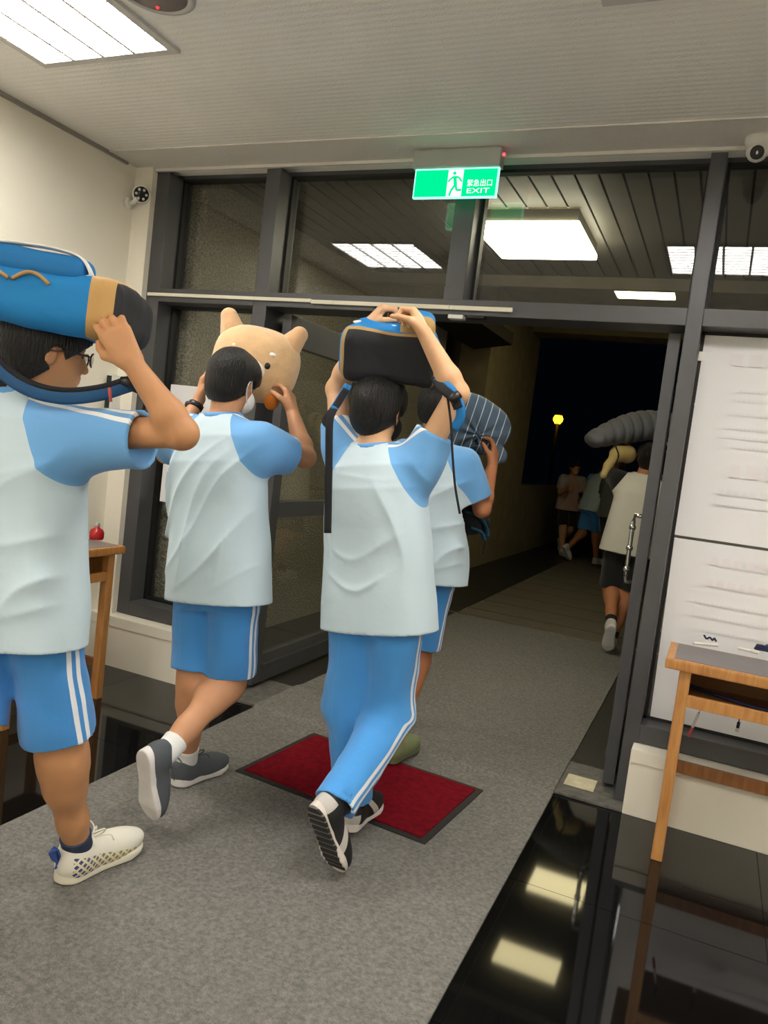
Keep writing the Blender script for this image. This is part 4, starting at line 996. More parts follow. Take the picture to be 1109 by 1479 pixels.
def bag_mat(name, blue, tan, black, t0, t1):
    M, nt, B = attr_mat(name, blue, 0.8); y = attr_node(nt, 'by')
    c = mixc(nt, math_node(nt, 'LESS_THAN', y, t1), lin(blue), lin(tan)); c = mixc(nt, math_node(nt, 'LESS_THAN', y, t0), c, lin(black))
    nt.links.new(c, B.inputs['Base Color']); fabric_bump(M, 0.25, 420, 0.3); return M
bagm = bag_mat('blue_backpack_cloth', (14, 122, 190), (170, 138, 84), (30, 32, 37), 0.052, 0.092)
bagmA = bag_mat('blue_backpack_cloth_side', (18, 124, 190), (190, 150, 92), (32, 33, 37), 0.018, 0.082)
bag_blue = mat('blue_strap', (18, 112, 176), rough=0.75, bump=0.3, bscale=350, bdist=0.003); bag_dkblue = mat('deep_blue_strap', (20, 76, 122), rough=0.75, bump=0.3, bscale=350, bdist=0.003)
tan_m = mat('tan_leather', (176, 138, 84), rough=0.6)

def backpack(label, c_bottom, ydir, zdir, L_, W_, T_, m_, pocket=True, dents=0.010, edge=0.07):
    y = nz(ydir); z = nz(np.asarray(zdir) - y * (np.asarray(zdir) @ y)); x = np.cross(y, z); A = np.stack([x, y, z]); c = c_bottom + y * L_ / 2
    t = empty('backpack', c - z * T_ / 2, label=label, category='backpack')
    R = math.sqrt(L_ ** 2 + W_ ** 2 + T_ ** 2) / 2 + 0.03; v = Vox(c - R, c + R, 0.006)
    v.rbox(c, (W_ / 2, L_ / 2, T_ / 2), A, 0.055, 0, taper=0.10)
    if dents:
        v.disp(lambda X, Y, Z: dents * hashnoise(X, Y, Z, 17, 0.5) + 0.004 * hashnoise(X, Y, Z, 42, 1.5))
    def at_(V):
        p = V - c_bottom; yy_ = p @ y; rr_ = np.maximum(np.abs(p @ x) / (W_ / 2), np.abs(p @ z) / (T_ / 2)); return {'by': yy_ + edge * np.clip((rr_ - 0.82) / 0.25, 0, 1) + 0.008 * np.cos((p @ x) * 30)}
    body = vox_obj('bag_body', v, m_, t, at_)
    def P(a, b, h): return c_bottom + x * a + y * b + z * h
    if pocket:
        v = Vox(*bounds([P(-W_ * .36, L_ * .2, T_ * .4), P(W_ * .36, L_ * .75, T_ * .72), P(W_ * .36, L_ * .2, T_ * .4), P(-W_ * .36, L_ * .75, T_ * .72)], 0.05), 0.006)
        v.rbox(P(0, L_ * 0.48, T_ * 0.46), (W_ * .36, L_ * .27, T_ * .12), A, 0.035, 0, taper=0.08); v.disp(lambda X, Y, Z: 0.005 * hashnoise(X, Y, Z, 30, 0.7))
        vox_obj('front_pocket', v, bag_blue, t)
        tube('pocket_zip', smooth_path([P(W_ * .355 * s_, b_, T_ * .5) for s_, b_ in ((-1, L_ * .26), (-1, L_ * .6), (-.7, L_ * .72), (.7, L_ * .72), (1, L_ * .6), (1, L_ * .26))], 5), 0.006, black_plastic, t, seg=6)
    tube('carry_handle', smooth_path([P(-0.05, L_ - 0.005, -T_ * .2), P(-0.045, L_ + 0.03, -T_ * .2), P(0.045, L_ + 0.03, -T_ * .2), P(0.05, L_ - 0.005, -T_ * .2)], 5), 0.011, black_fabric, t, rb=0.005)
    return t, P, A

# ------------------------------------------------------------------ boy in glasses under the blue backpack, by the cream wall
def jt(px, py, d): return atD(px, py, d)
def facing(phi): p = math.radians(phi); return nz(FH * math.cos(p) + RH * math.sin(p))
hA = atZ(82, 1279, 0.009); tA = atZ(204, 1222, 0.009); fA = nz(tA - hA)
J = dict(pelvis=jt(26, 858, 2.12), hipR=jt(62, 870, 2.08), hipL=jt(-10, 848, 2.17), knR=jt(90, 1092, 2.21), anR=hA + fA * 0.062 + UPV * 0.1,
         knL=jt(-55, 1085, 2.05), anL=jt(-190, 1190, 1.85), neck=jt(40, 574, 2.10), shR=jt(104, 624, 2.02), shL=jt(-26, 596, 2.2),
         elR=jt(263, 626, 1.94), wrR=jt(190, 523, 1.905), elL=jt(-120, 640, 2.32), wrL=jt(-60, 520, 2.40))
hAf = facing(54); headA = (jt(68, 509, 2.10), hAf - UPV * 0.08, UPV + hAf * 0.08)
upl = jt(158, 466, 1.90) - jt(190, 523, 1.905)
def ridge(x, p=2.5): return (1 - np.abs(np.sin(x))) ** p
def foldA(u, f, w_):
    back = np.clip(-f * 12, 0, 1); env = np.clip((-w_ - 0.10) * 6, 0, 1)
    low = np.clip((w_ + 0.66) * 6, 0, 1); a = ridge((w_ * 0.62 - u * 1.0) * 12 + 0.7 * np.sin(u * 9 + w_ * 5)); b = ridge((w_ * 1.0 - u * 0.55) * 17 + 1.1 * np.sin(u * 7) + 0.6)
    return -back * env * low * (0.015 * a * np.clip(0.5 + u * 3, 0.2, 1) + 0.008 * b) - 0.004 * env * hashnoise(u, f, w_, 22, 0.4)
PA = person('boy in dark-rimmed glasses walking with a blue backpack on his head', J, headA, skinA, shirt=shirt_m, collar=collar_m, lower=shorts_m,
            hands={'R': (upl, nz(-RH * 0.25 + FH * 0.95), 0.5, 1.0), 'L': (UPV * 1.0 + RH * 0.3, RH, 0.7, 1.0)}, fold=foldA, face=True, short_len=0.84, hem=-0.125, sleeve=0.66)
so = shoe(PA, hA, fA, UPV, shoeA, soleA, 1, laces=mat('cream_lace', (230, 226, 208), rough=0.8), kind='flat', sock=navy_cloth, ank=J['anR'], knee=J['knR'], sc=1.1)
tube('heel_tab', [hA + UPV * z_ - fA * (0.0 + o_) for z_, o_ in ((0.06, 0.002), (0.1, 0.006), (0.125, 0.016), (0.12, 0.028), (0.085, 0.016))], 0.012, mat('blue_tab', (44, 74, 140), rough=0.8), so, rb=0.003, square=True)
fl = nz(FH * 0.4 + RH * 0.6 - UPV * 0.5); ul = nz(np.cross(nz(np.cross(fl, UPV)), fl)); shoe(PA, J['anL'] - ul * 0.1 - fl * 0.055, fl, ul, shoeA, soleA, -1, kind='flat', sock=navy_cloth, ank=J['anL'], knee=J['knL'], sc=1.08)
# glasses
hr_, hf_, hu_ = basis(headA[1], headA[2]); G = headA[0]; frame_m = mat('dark_glasses_frame', (52, 38, 28), rough=0.3)
gl = None
for s_ in (-1, 1):
    ring = [G + hr_ * (s_ * 0.034 + 0.024 * math.cos(t)) + hf_ * (0.112 - 0.012 * abs(math.cos(t)) * (1 if s_ * math.cos(t) > 0 else 0)) + hu_ * (0.004 + 0.018 * math.sin(t)) for t in np.linspace(0, 2 * math.pi, 20)]
    if gl is None: gl = tube('glasses', ring, 0.0026, frame_m, PA, seg=6)
    else: tube('rim', ring, 0.0026, frame_m, gl, seg=6)
    tube('temple', [G + hr_ * s_ * 0.058 + hf_ * 0.1 + hu_ * 0.01, G + hr_ * s_ * 0.082 + hf_ * 0.03 + hu_ * 0.008, G + hr_ * s_ * 0.086 - hf_ * 0.012 - hu_ * 0.0], 0.0024, frame_m, gl, seg=6)
    Vd = [G + hr_ * (s_ * 0.034 + 0.0235 * math.cos(t)) + hf_ * 0.108 + hu_ * (0.004 + 0.0175 * math.sin(t)) for t in np.linspace(0, 2 * math.pi, 16, endpoint=False)]
    meshobj('lens', Vd + [q + hf_ * 0.0015 for q in Vd], [list(range(16)), list(range(16, 32))[::-1]], glass, gl)
tube('bridge', [G - hr_ * 0.011 + hf_ * 0.113 + hu_ * 0.008, G + hf_ * 0.116 + hu_ * 0.011, G + hr_ * 0.011 + hf_ * 0.113 + hu_ * 0.008], 0.0025, frame_m, gl, seg=6)
# his bag
ydA = -nz(RH * 0.99 + FH * 0.06 - UPV * 0.03); bagA, PB, AB = backpack('bright blue backpack with tan base balanced on the head of the boy in glasses', jt(199, 460, 2.10), ydA, UPV + 0.05 * RH, 0.47, 0.32, 0.15, bagmA, edge=0.0)
v = Vox(*bounds([PB(a_, b_, 0.1) for a_ in (-.16, .16) for b_ in (0.08, 0.4)], 0.08), 0.006)
v.rbox(PB(-0.095, 0.235, 0.082), (0.055, 0.13, 0.036), AB, 0.03, 0); v.disp(lambda X, Y, Z: 0.004 * hashnoise(X, Y, Z, 35, 0.2)); vox_obj('side_pocket', v, bag_blue, bagA)
tube('white_piping', smooth_path([PB(-0.12, b_, h_) for b_, h_ in ((0.37, 0.095), (0.34, 0.118), (0.25, 0.126), (0.17, 0.124), (0.122, 0.112), (0.096, 0.08), (0.094, 0.06))], 5), 0.018, white_cloth, bagA, rb=0.004, hint=tuple(AB[2]))
tube('white_piping', smooth_path([PB(0.02, b_, h_) for b_, h_ in ((0.2, 0.09), (0.12, 0.085), (0.06, 0.072))], 5), 0.012, white_cloth, bagA, rb=0.004)
tube('zip_pull', smooth_path([PB(-0.165, b_, h_) for b_, h_ in ((0.38, 0.05), (0.34, 0.055), (0.31, 0.045), (0.28, 0.03))], 4), 0.005, tan_m, bagA)
tube('zip_pull', smooth_path([PB(-0.165, b_, h_) for b_, h_ in ((0.27, 0.03), (0.24, 0.05), (0.21, 0.05), (0.18, 0.03))], 4), 0.005, tan_m, bagA)
st = smooth_path([jt(-60, 470, 2.0), jt(-25, 500, 1.96), jt(8, 540, 1.95), jt(45, 563, 1.94), jt(90, 573, 1.94), jt(140, 569, 1.94), jt(188, 555, 1.96)], 6)
tube('shoulder_strap', st, 0.008, bag_dkblue, bagA, rb=0.020, hint=(0, 0, 1)); tube('strap_lining', [q + UPV * 0.016 + RH * 0.002 for q in st], 0.009, black_fabric, bagA, rb=0.008)
tube('webbing', smooth_path([jt(186, 556, 1.96), jt(205, 566, 2.02), jt(210, 578, 2.05), jt(204, 600, 2.1), jt(192, 620, 2.13)], 5), 0.004, black_fabric, bagA, rb=0.012)
tube('webbing', smooth_path([jt(-30, 540, 2.2), jt(10, 560, 2.2), jt(30, 575, 2.2)], 5), 0.004, black_fabric, bagA, rb=0.014)
tube('red_tag', [jt(158, 560, 1.935), jt(160, 580, 1.935)], 0.006, mat('red_tag', (196, 92, 88), rough=0.8), bagA, rb=0.002)
lathe('buckle', [(0.012, -0.02), (0.015, 0), (0.012, 0.02)], black_plastic, bagA, base=jt(186, 552, 1.955), axis=RH)

# ------------------------------------------------------------------ boy with the plush toy
hB = atZ(249, 1137, 0.009); tB = atZ(324, 1108, 0.009); fB = nz(tB - hB)
J = dict(pelvis=jt(316, 832, 2.95), hipR=jt(343, 840, 2.90), hipL=jt(288, 828, 3.0), knR=jt(331, 984, 2.99), anR=jt(240, 1086, 2.72),
         knL=jt(283, 978, 3.0), anL=hB + fB * 0.058 + UPV * 0.098, neck=jt(322, 606, 2.95), shR=jt(377, 636, 2.86), shL=jt(263, 620, 3.04),
         elR=jt(441, 661, 3.02), wrR=jt(422, 594, 3.15), elL=jt(240, 655, 3.22), wrL=jt(288, 577, 3.32))
hbf = facing(26); headB = (jt(337, 553, 2.98), hbf - UPV * 0.28, UPV + hbf * 0.28)
def foldB(u, f, w_):
    back = np.clip(-f * 12, 0, 1); env = np.clip((-w_ - 0.05) * 6, 0, 1) * np.clip((w_ + 0.66) * 5, 0, 1)
    a = ridge((w_ * 0.55 - u * 1.0) * 15 + 0.8 * np.sin(w_ * 6 + u * 4)); b = ridge((w_ * 0.85 - u * 0.8) * 23 + 1.0 * np.sin(w_ * 9) + 1.0)
    return -back * env * (0.016 * a * np.clip(0.55 - u * 2.5, 0.15, 1) + 0.008 * b) - 0.004 * env * hashnoise(u, f, w_, 22, 1.4)
PBp = person('boy in blue shorts walking with a plush toy raised before his face', J, headB, skinB, shirt=shirt_m, collar=collar_m, lower=shorts_m,
            hands={'R': (jt(416, 556, 3.20) - J['wrR'], nz(-RH * 0.8 + FH * 0.4), 0.55, 1.0), 'L': (jt(294, 540, 3.34) - J['wrL'], nz(RH * 0.9 + FH * 0.2), 0.5, -1.0)},
            fold=foldB, short_len=0.9, hem=-0.095, sleeve=0.62, shirt_scale=1.0)
shoe(PBp, hB, fB, UPV, shoeB, soleW, -1, kind='flat', sock=white_cloth, ank=J['anL'], knee=J['knL'], laces=shoeB, sc=1.0)
fl = nz(jt(214, 1204, 2.72) - jt(204, 1097, 2.63)); ul = nz(RH * 0.55 + FH * 0.85); ul = nz(ul - fl * (ul @ fl))
shoe(PBp, J['anR'] - ul * 0.098 - fl * 0.055, fl, ul, shoeB, soleW, 1, kind='flat', sock=white_cloth, ank=J['anR'], knee=J['knR'], laces=shoeB, sc=1.0)
hr_, hf_, hu_ = basis(headB[1], headB[2]); G = headB[0]
v = Vox(*bounds([G + hf_ * 0.08 - hu_ * 0.06], 0.11), 0.004); v.ell(G + hf_ * 0.06 - hu_ * 0.05, (0.064, 0.06, 0.058), np.stack([hr_, hf_, hu_]), 0); v.plane(-hf_ + hu_ * 0.1, G + hf_ * 0.018)
mk = vox_obj('face_mask', v, white_cloth, PBp)
for s_ in (-1, 1): tube('ear_loop', smooth_path([G + hr_ * s_ * 0.064 + hf_ * 0.04 - hu_ * 0.02, G + hr_ * s_ * 0.086 - hf_ * 0.005 + hu_ * 0.012, G + hr_ * s_ * 0.086 - hf_ * 0.02 - hu_ * 0.02, G + hr_ * s_ * 0.066 + hf_ * 0.025 - hu_ * 0.065], 5), 0.0028, white_cloth, mk, seg=6)
wax = nz(J['wrL'] - J['elL']); fa, fb = frame_of(wax)
wt = lathe('wrist_watch', [(0.03, -0.012), (0.034, -0.01), (0.034, 0.01), (0.03, 0.012)], black_plastic, PBp, axis=wax, base=J['wrL'] - wax * 0.035)
ball('watch_face', J['wrL'] - wax * 0.035 - RH * 0.03 - FH * 0.012, (0.016, 0.008, 0.018), black_plastic, wt)
# plush
pc = jt(368, 526, 3.25); pr = nz(RH + UPV * -0.14); pu = nz(UPV + RH * 0.2); pf_ = np.cross(pu, pr); AP = np.stack([pr, pf_, nz(np.cross(pr, pf_))]); pu = AP[2]
def PP(a, b, h): return pc + pr * a + pf_ * b + pu * h
plush_m = mat('tan_plush', (220, 180, 132), rough=0.95, sheen=0.4, bump=0.6, bscale=160, var=0.08, vscale=30, bdist=0.006); plush_w = mat('white_plush', (238, 232, 222), rough=0.95, sheen=0.4); ear_m = mat('tan_plush_ear', (212, 168, 122), rough=0.95, sheen=0.4, bump=0.6, bscale=160, bdist=0.006)
pl = empty('plush_toy', PP(0, 0, -0.16), label='tan plush toy head with pointed ears held up by the boy in the face mask', category='plush toy')
v = Vox(pc - 0.3, pc + 0.3, 0.006); v.ell(PP(0, 0, 0.0), (0.185, 0.105, 0.155), AP, 0, p=2.5); v.disp(lambda X, Y, Z: 0.005 * hashnoise(X, Y, Z, 22, 0.3)); hd_ = vox_obj('head', v, plush_m, pl)
for s_ in (-1, 1):
    v = Vox(PP(s_ * 0.13, 0, 0.15) - 0.16, PP(s_ * 0.13, 0, 0.15) + 0.16, 0.005); a0 = PP(s_ * 0.118, 0.0, 0.10); a1 = PP(s_ * 0.152, 0.0, 0.165)
    v.cap(a0, a1, 0.056, 0.036, 0); v.plane(-pf_, a0 - pf_ * 0.045); vox_obj('ear', v, ear_m, pl)
ball('muzzle', PP(0.0, -0.085, -0.03), (0.072, 0.045, 0.05), plush_w, pl, axes=AP); ball('nose', PP(0.0, -0.125, -0.012), (0.016, 0.01, 0.011), black_plastic, pl, axes=AP)
for s_ in (-1, 1):
    ball('eye', PP(s_ * 0.068, -0.094, 0.0), (0.016, 0.010, 0.018), black_plastic, pl, axes=AP); ball('brow_patch', PP(s_ * 0.078, -0.092, 0.048), (0.017, 0.008, 0.011), plush_w, pl, axes=AP)
ball('orange_paw', PP(0.115, -0.05, -0.135), (0.03, 0.03, 0.035), mat('orange_felt', (214, 122, 40), rough=0.95), pl, axes=AP)

# ------------------------------------------------------------------ boy in long pants with the black-based backpack
hC = atZ(497, 1203, 0.02); fC = facing(24)
J = dict(pelvis=jt(546, 852, 2.75), hipR=jt(573, 858, 2.70), hipL=jt(519, 848, 2.80), knR=jt(566, 1028, 2.80), anR=jt(482, 1166, 2.56),
         knL=jt(500, 1020, 2.86), anL=hC + fC * 0.058 + UPV * 0.098, neck=jt(543, 650, 2.75), shR=jt(609, 664, 2.67), shL=jt(494, 648, 2.83),
         elR=jt(660, 568, 2.62), wrR=jt(613, 482, 2.60), elL=jt(486, 562, 2.93), wrL=jt(531, 470, 2.84))
hcf = facing(30); headC = (jt(547, 592, 2.77), hcf - UPV * 0.1, UPV + hcf * 0.1)
def foldC(u, f, w_):
    back = np.clip(-f * 12, 0, 1); env = np.clip((-w_ - 0.03) * 8, 0, 1) * np.clip((w_ + 0.56) * 5, 0, 1)
    q_ = u + 0.015 + 0.05 * np.sin(w_ * 6); a = ridge((w_ - (2.2 - 5 * w_) * q_ ** 2) * 19 + 1.0 * np.sin(w_ * 17 + 1.0) + 0.7 * np.sin(u * 13 + w_ * 9)) * (0.62 + 0.38 * np.sin(w_ * 23 + u * 9 + 0.5)); b = ridge((w_ * 0.35 + np.abs(u + 0.02) * 1.0) * 15 + 0.9 * np.sin(w_ * 8 + u * 5))
    return -back * env * (0.017 * a * np.exp(-(u / 0.10) ** 2) + 0.011 * b * (1 - np.exp(-(u / 0.11) ** 2))) - 0.004 * env * hashnoise(u, f, w_, 22, 2.4)
PC = person('boy in long blue track pants holding a backpack over his head with both fists', J, headC, skinC, shirt=shirt_m, collar=collar_m, lower=pants_m, long_pants=True, leg_r=0.85,
            hands={'R': (jt(598, 446, 2.63) - J['wrR'], nz(-RH * 0.8 + FH * 0.3 - UPV * 0.4), 1.0, 1.0), 'L': (jt(549, 449, 2.83) - J['wrL'], nz(RH * 0.5 + FH * 0.3 - UPV * 0.8), 1.0, -1.0)},
            fold=foldC, hem=-0.14, sleeve=0.4, sr=0.88)
shoe(PC, hC, fC, UPV, shoeC, soleW, -1, kind='flat', sock=black_fabric, ank=J['anL'], knee=J['knL'], sc=0.98, ground=0.0205)
fl = nz(jt(476, 1268, 2.60) - jt(436, 1165, 2.50)); ul = nz(RH * 0.62 + FH * 0.8 + UPV * 0.1); ul = nz(ul - fl * (ul @ fl))
shoe(PC, J['anR'] - ul * 0.092 - fl * 0.055, fl, ul, shoeC, soleC, 1, kind='runner', sock=black_fabric, ank=J['anR'], knee=J['knR'], sc=1.0)
# his bag
ydC = nz(jt(572, 494, 3.08) - jt(564, 520, 2.68)); bagC, PB, AB = backpack('blue backpack with black base and tan trim held overhead by the boy in long pants', jt(563, 521, 2.66), ydC, UPV * 1.0 - FH * 0.15, 0.42, 0.325, 0.185, bagm, pocket=False, dents=0.015)
v = Vox(*bounds([PB(a_, b_, 0.1) for a_ in (-.12, .12) for b_ in (0.02, 0.3)], 0.09), 0.006); v.rbox(PB(0.08, 0.19, 0.10), (0.06, 0.14, 0.05), AB, 0.03, 0); v.disp(lambda X, Y, Z: 0.005 * hashnoise(X, Y, Z, 32, 0.9))
vox_obj('front_pocket', v, bagm, bagC, lambda V: {'by': (V - PB(0, 0, 0)) @ AB[1] + 0.01})
for a_, b_, r_ in ((-0.13, 0.17, 0.024), (-0.05, 0.22, 0.022), (0.0, 0.16, 0.028)):
    ball('white_badge', PB(a_, b_, 0.094), (r_, r_ * 0.8, 0.008), white_cloth, bagC, axes=AB, seg=14, ring=6)
def strapC(name, pts, ra, rb, m_): tube(name, smooth_path([jt(*q) for q in pts], 6), ra, m_, bagC, rb=rb, hint=tuple(-FH))
strapC('shoulder_strap', [(503, 556, 2.7), (492, 575, 2.68), (481, 592, 2.66)], 0.014, 0.005, bag_blue); strapC('webbing', [(482, 590, 2.66), (476, 610, 2.64), (475, 660, 2.64), (474, 720, 2.64), (473, 770, 2.64)], 0.013, 0.003, black_fabric)
strapC('webbing', [(500, 562, 2.68), (486, 585, 2.665), (470, 606, 2.65), (474, 615, 2.64)], 0.012, 0.003, black_fabric)
strapC('shoulder_strap', [(628, 548, 2.62), (650, 562, 2.56), (664, 585, 2.55), (664, 605, 2.56), (655, 620, 2.57)], 0.016, 0.006, bag_blue); strapC('webbing', [(628, 545, 2.63), (640, 562, 2.56), (655, 575, 2.545), (662, 590, 2.545)], 0.016, 0.004, black_fabric)
strapC('cord', [(646, 572, 2.55), (651, 610, 2.55), (653, 650, 2.56), (657, 700, 2.57), (664, 742, 2.58)], 0.004, 0.003, black_fabric)
lathe('buckle', [(0.014, -0.02), (0.017, 0), (0.014, 0.02)], black_plastic, bagC, base=jt(657, 574, 2.535), axis=nz(UPV + RH))
hr_, hf_, hu_ = basis(headC[1], headC[2]); G = headC[0]
v = Vox(*bounds([G + hf_ * 0.08 - hu_ * 0.06], 0.11), 0.005); v.ell(G + hf_ * 0.06 - hu_ * 0.05, (0.064, 0.06, 0.058), np.stack([hr_, hf_, hu_]), 0); v.plane(-hf_ + hu_ * 0.1, G + hf_ * 0.02)
mk = vox_obj('face_mask', v, black_fabric, PC)
tube('ear_loop', smooth_path([G + hr_ * 0.064 + hf_ * 0.04 - hu_ * 0.02, G + hr_ * 0.086 - hf_ * 0.005 + hu_ * 0.012, G + hr_ * 0.086 - hf_ * 0.02 - hu_ * 0.02, G + hr_ * 0.066 + hf_ * 0.025 - hu_ * 0.065], 5), 0.0028, black_fabric, mk, seg=6)

# ------------------------------------------------------------------ boy with the striped cushion, in the doorway
hD = atZ(558, 1108, 0.009); fD = nz(atZ(590, 1092, 0.009) - hD); fD = nz(fD + facing(25))
hD2 = jt(540, 1046, 3.95); hD2[2] = 0.022
J = dict(pelvis=jt(612, 806, 3.62), hipR=jt(634, 812, 3.57), hipL=jt(591, 802, 3.67), knR=jt(600, 952, 3.66), anR=hD + fD * 0.058 + UPV * 0.098,
         knL=jt(572, 930, 3.88), anL=hD2 + fD * 0.055 + UPV * 0.1, neck=jt(626, 642, 3.62), shR=jt(670, 668, 3.55), shL=jt(584, 655, 3.70),
         elR=jt(696, 735, 3.60), wrR=jt(711, 672, 3.72), elL=jt(570, 720, 3.85), wrL=jt(620, 660, 3.93))
hdf = facing(20); headD = (jt(632, 588, 3.66), hdf - UPV * 0.2, UPV + hdf * 0.2)
PD = person('boy in the doorway holding a striped cushion, partly hidden behind the boy in long pants', J, headD, skinD, h=0.0055, hv=0.006, shirt=shirt_m, collar=collar_m, lower=shorts_m,
            hands={'R': (jt(717, 640, 3.76) - J['wrR'], nz(-RH * 0.5 + FH * 0.4 + UPV * 0.3), 0.5, 1.0), 'L': (UPV + RH * 0.2, RH, 0.5, -1.0)}, hem=-0.11, sleeve=0.68, short_len=0.84, fold=foldA)
shoe(PD, hD, fD, UPV, green_shoe, mat('olive_sole', (96, 104, 74), rough=0.7), 1, kind='flat', sc=1.0, ground=0.0205); shoe(PD, hD2, fD, UPV, green_shoe, MATS['olive_sole'], -1, kind='flat', sc=1.0, ground=0.022)
# striped cushion
cc = jt(688, 612, 3.86); ca = nz(RH * 0.86 - UPV * 0.42); cu_ = nz(UPV * 0.86 + RH * 0.42 - FH * 0.1); cu_ = nz(cu_ - ca * (cu_ @ ca)); cn = np.cross(ca, cu_); AC = np.stack([ca, cu_, cn])
def stripes():
    M, nt, B = attr_mat('striped_blue_cloth', (78, 98, 116), 0.9); b = attr_node(nt, 'cs')
    f = math_node(nt, 'FRACT', math_node(nt, 'MULTIPLY', b, 24.0)); nt.links.new(mixc(nt, math_node(nt, 'LESS_THAN', f, 0.10), lin((78, 98, 116)), lin((196, 204, 210))), B.inputs['Base Color']); fabric_bump(M, 0.2, 500, 0.4); return M
v = Vox(cc - 0.32, cc + 0.32, 0.006); v.ell(cc + ca * 0.0, (0.175, 0.13, 0.09), AC, 0, p=2.6); v.ell(cc - cu_ * 0.1 - ca * 0.08, (0.11, 0.11, 0.07), AC, 0.05); v.ell(jt(722, 660, 3.84), (0.035, 0.04, 0.03), AC, 0.03)
v.ell(jt(688, 640, 3.77), (0.03, 0.012, 0.06), AC, 0, 'sub')
kn_ = jt(690, 628, 3.78)
v.disp(lambda X, Y, Z: 0.010 * np.sin(np.arctan2((X - kn_[0]) * cu_[0] + (Y - kn_[1]) * cu_[1] + (Z - kn_[2]) * cu_[2], (X - kn_[0]) * ca[0] + (Y - kn_[1]) * ca[1] + (Z - kn_[2]) * ca[2]) * 9) * np.exp(-((X - kn_[0]) ** 2 + (Y - kn_[1]) ** 2 + (Z - kn_[2]) ** 2) / 0.012))
V, Q = v.mesh(); cush = empty('striped_cushion', cc - UPV * 0.15, label='slate blue cushion with thin white stripes held up in the doorway', category='cushion')
meshobj('cover', V, Q, stripes(), cush, True, None, {'cs': (V - cc) @ ca + 0.25 * (V - cc) @ cu_ + 1.0})
# dark bag hanging at his front
bagD, PB, AB = backpack('black and teal backpack carried low in front of the boy with the striped cushion', jt(668, 772, 3.80), nz(UPV * 0.92 - RH * 0.3), nz(RH * 0.6 + FH * 0.7), 0.36, 0.27, 0.15, mat('black_bag_cloth', (22, 24, 28), rough=0.85, bump=0.4, bscale=200, bdist=0.004), pocket=False)
tube('teal_stripe', smooth_path([jt(672, 738, 3.66), jt(690, 745, 3.67), jt(701, 760, 3.68), jt(703, 775, 3.69)], 5), 0.022, mat('teal_cloth', (16, 66, 88), rough=0.8), bagD, rb=0.008); tube('teal_stripe', smooth_path([jt(680, 762, 3.66), jt(694, 768, 3.67), jt(700, 780, 3.68)], 5), 0.018, MATS['teal_cloth'], bagD, rb=0.008)
tube('webbing', [jt(701, 770, 3.68), jt(700, 785, 3.68), jt(697, 800, 3.68)], 0.008, black_fabric, bagD, rb=0.003)

# ------------------------------------------------------------------ people out on the porch and beyond
def local_person(base, phi, rows, scale=1.0):
    f = facing(phi); r_ = np.cross(f, UPV); b = np.array([base[0], base[1], base[2]])
    return {k_: b + (r_ * a_ + f * c_ + UPV * d_) * scale for k_, (a_, c_, d_) in rows.items()}, f, r_, b
shirtE = shirt_mat('white_black_raglan', (216, 212, 202), (22, 22, 24), (22, 22, 24)); shortsE = pants_mat('black_shorts', (20, 21, 24), has=False)
bE = atZ(874, 935, 0.006)
J, f, r_, b = local_person(bE, 14, dict(pelvis=(0.06, -0.02, 0.93), hipR=(0.15, -0.02, 0.9), hipL=(-0.03, -0.02, 0.9), knR=(0.13, 0.02, 0.5), anR=(0.04, -0.02, 0.105), knL=(-0.02, 0.04, 0.5), anL=(0.0, -0.3, 0.27),
    neck=(0.1, 0.0, 1.47), shR=(0.28, 0, 1.42), shL=(-0.08, 0.0, 1.42), elR=(0.40, 0.2, 1.5), wrR=(0.30, 0.3, 1.7), elL=(-0.17, 0.22, 1.48), wrL=(-0.05, 0.32, 1.68)))
PE = person('person in white shirt with black sleeves and shorts walking on the porch', J, (b + r_ * 0.12 + f * 0.03 + UPV * 1.62, f, UPV), skinD, h=0.0055, hv=0.008, hands={'R': (UPV + f * 0.3, -r_, 0.5, 1.0), 'L': (UPV + f * 0.3, r_, 0.5, -1.0)}, shirt=shirtE, lower=shortsE, hem=-0.12, sleeve=0.6, short_len=0.95, raglan=0.13)
shoeE = mat('white_sneaker', (206, 202, 190), rough=0.7)
shoe(PE, J['anR'] - UPV * 0.1 - f * 0.055, f, UPV, shoeE, soleW, 1, kind='flat', sock=black_fabric, ank=J['anR'], knee=J['knR'])
fl = nz(f * 0.55 - UPV * 0.85); ul = nz(f * 0.85 + UPV * 0.55); shoe(PE, J['anL'] - ul * 0.1 - fl * 0.055, fl, ul, shoeE, soleW, -1, kind='flat', sock=black_fabric, ank=J['anL'], knee=J['knL'])
# quilted cushion over the head: a row of puffed segments
qa, qb = jt(853, 636, 6.5), jt(1000, 618, 6.6); qz = nz(qb - qa); n = 13; qm = mat('grey_quilted_cloth', (112, 114, 122), rough=0.8)
qc = empty('quilted_cushion', (qa + qb) / 2, label='grey quilted cushion carried over the head of the person in white shirt', category='cushion')
v = Vox(*bounds([qa, qb], 0.22), 0.009)
Lq = np.linalg.norm(qb - qa)
for i in range(26):
    t = (i + 0.5) / 26; hh = 0.05 + 0.075 * math.sin(math.pi * min(1, 0.05 + t * 0.95)); c = qa + (qb - qa) * t + UPV * 0.07 * math.sin(math.pi * t)
    v.ell(c, (0.05, 0.15, hh), np.stack([qz, nz(np.cross(UPV, qz)), UPV]), 0.03)
v.disp(lambda X, Y, Z: 0.008 * (np.abs(np.cos(((X - qa[0]) * qz[0] + (Y - qa[1]) * qz[1] + (Z - qa[2]) * qz[2]) / Lq * math.pi * 11)) ** 6))
vox_obj('quilted_cover', v, qm, qc)
gm = mat('gold_jacket', (196, 172, 110), rough=0.45, sheen=0.2)
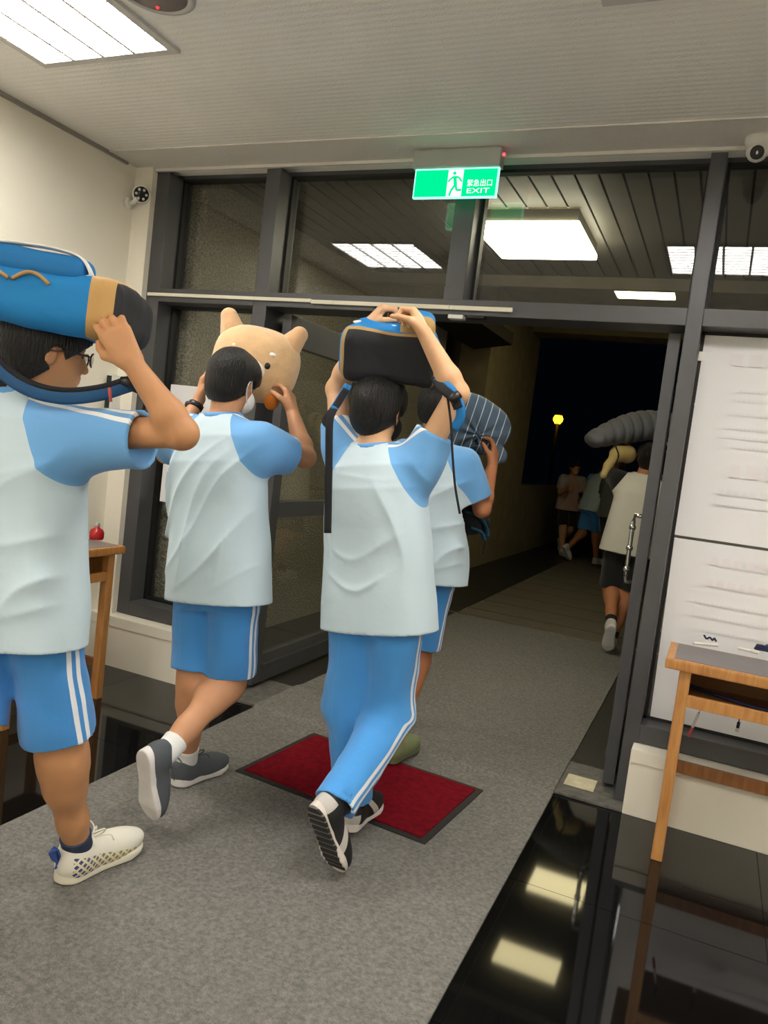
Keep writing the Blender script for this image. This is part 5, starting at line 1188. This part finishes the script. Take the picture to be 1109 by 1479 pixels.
v = Vox(*bounds([jt(*q, 6.55) for q in ((868, 692), (915, 640))], 0.12), 0.008)
v.cap(jt(893, 655, 6.5), jt(906, 656, 6.52), 0.07, 0.075, 0.02); v.cap(jt(893, 655, 6.5), jt(878, 672, 6.5), 0.045, 0.035, 0.03); v.cap(jt(878, 672, 6.5), jt(872, 686, 6.5), 0.025, 0.03, 0.03); v.disp(lambda X, Y, Z: 0.006 * hashnoise(X, Y, Z, 45, 0.4))
gj = empty('gold_jacket', jt(890, 690, 6.5), label='crumpled gold jacket slung by the shoulder of the person in white shirt', category='jacket'); vox_obj('folded_cloth', v, gm, gj); tube('dark_strap', smooth_path([jt(889, 645, 6.43), jt(893, 658, 6.43), jt(888, 672, 6.44)], 5), 0.02, mat('brown_strap', (50, 36, 30), rough=0.8), gj, rb=0.006)

walk = lambda sw: dict(pelvis=(0, 0, 0.92), hipR=(0.09, 0, 0.89), hipL=(-0.09, 0, 0.89), knR=(0.09, 0.1 * sw, 0.48), anR=(0.08, 0.16 * sw + 0.02, 0.1 if sw > 0 else 0.2), knL=(-0.09, -0.06 * sw + 0.05, 0.48), anL=(-0.08, -0.3 * sw, 0.22 if sw > 0 else 0.1),
    neck=(0, 0.02, 1.42), shR=(0.18, 0.02, 1.37), shL=(-0.18, 0.02, 1.37), elR=(0.25, 0.12, 1.12), wrR=(0.2, 0.3, 1.2), elL=(-0.24, 0.1, 1.12), wrL=(-0.2, 0.28, 1.18))
def far_person(label, px, py, phi, sw, shirt_, lower_, sk, head_phi=None, lean=0.0, longp=False, shoes=shoeE, sc=1.0, face=False):
    base = atZ(px, py, 0.004); J, f, r_, b = local_person(base, phi, walk(sw), sc)
    for k_ in ('neck', 'shR', 'shL', 'elR', 'wrR', 'elL', 'wrL'): J[k_] = J[k_] + f * lean
    hf2 = facing(head_phi) if head_phi is not None else f
    P_ = person(label, J, (J['neck'] + UPV * 0.15 * sc + f * (0.03 + lean * 0.4), hf2, UPV), sk, h=0.006, hv=0.0095, hands={'R': (f + UPV * 0.2, -r_, 0.45, 1.0), 'L': (f + UPV * 0.2, r_, 0.45, -1.0)}, shirt=shirt_, lower=lower_, long_pants=longp, hem=-0.1, sleeve=0.75, face=face)
    for s_, sg_ in (('R', 1), ('L', -1)):
        an = J['an' + s_]; lift = an[2] > 0.15
        fl = nz(f * 0.6 - UPV * 0.8) if lift else f; ul = nz(f * 0.8 + UPV * 0.6) if lift else UPV
        shoe(P_, an - ul * 0.097 - fl * 0.055, fl, ul, shoes, soleW, sg_, kind='flat')
    return P_
shirtP = shirt_mat('pink_vest', (182, 150, 138), (172, 168, 164), (172, 168, 164)); shirtH = shirt_mat('dark_grey_shirt', (92, 94, 96), (80, 82, 84), (80, 82, 84))
far_person('person in pinkish top and dark shorts facing back, far out in the dark', 811, 801, 170, 1, shirtP, shortsE, skinB, face=True, sc=0.95)
far_person('person in pale blue school shirt and blue shorts walking away in the dark', 842, 813, 60, 1, shirt_m, shorts_m, skinD, lean=0.10)
far_person('person in dark grey shirt and long dark trousers on the far porch', 872, 828, 40, -1, shirtH, pants_mat('dark_trousers', (26, 28, 34), has=False), skinD, longp=True)
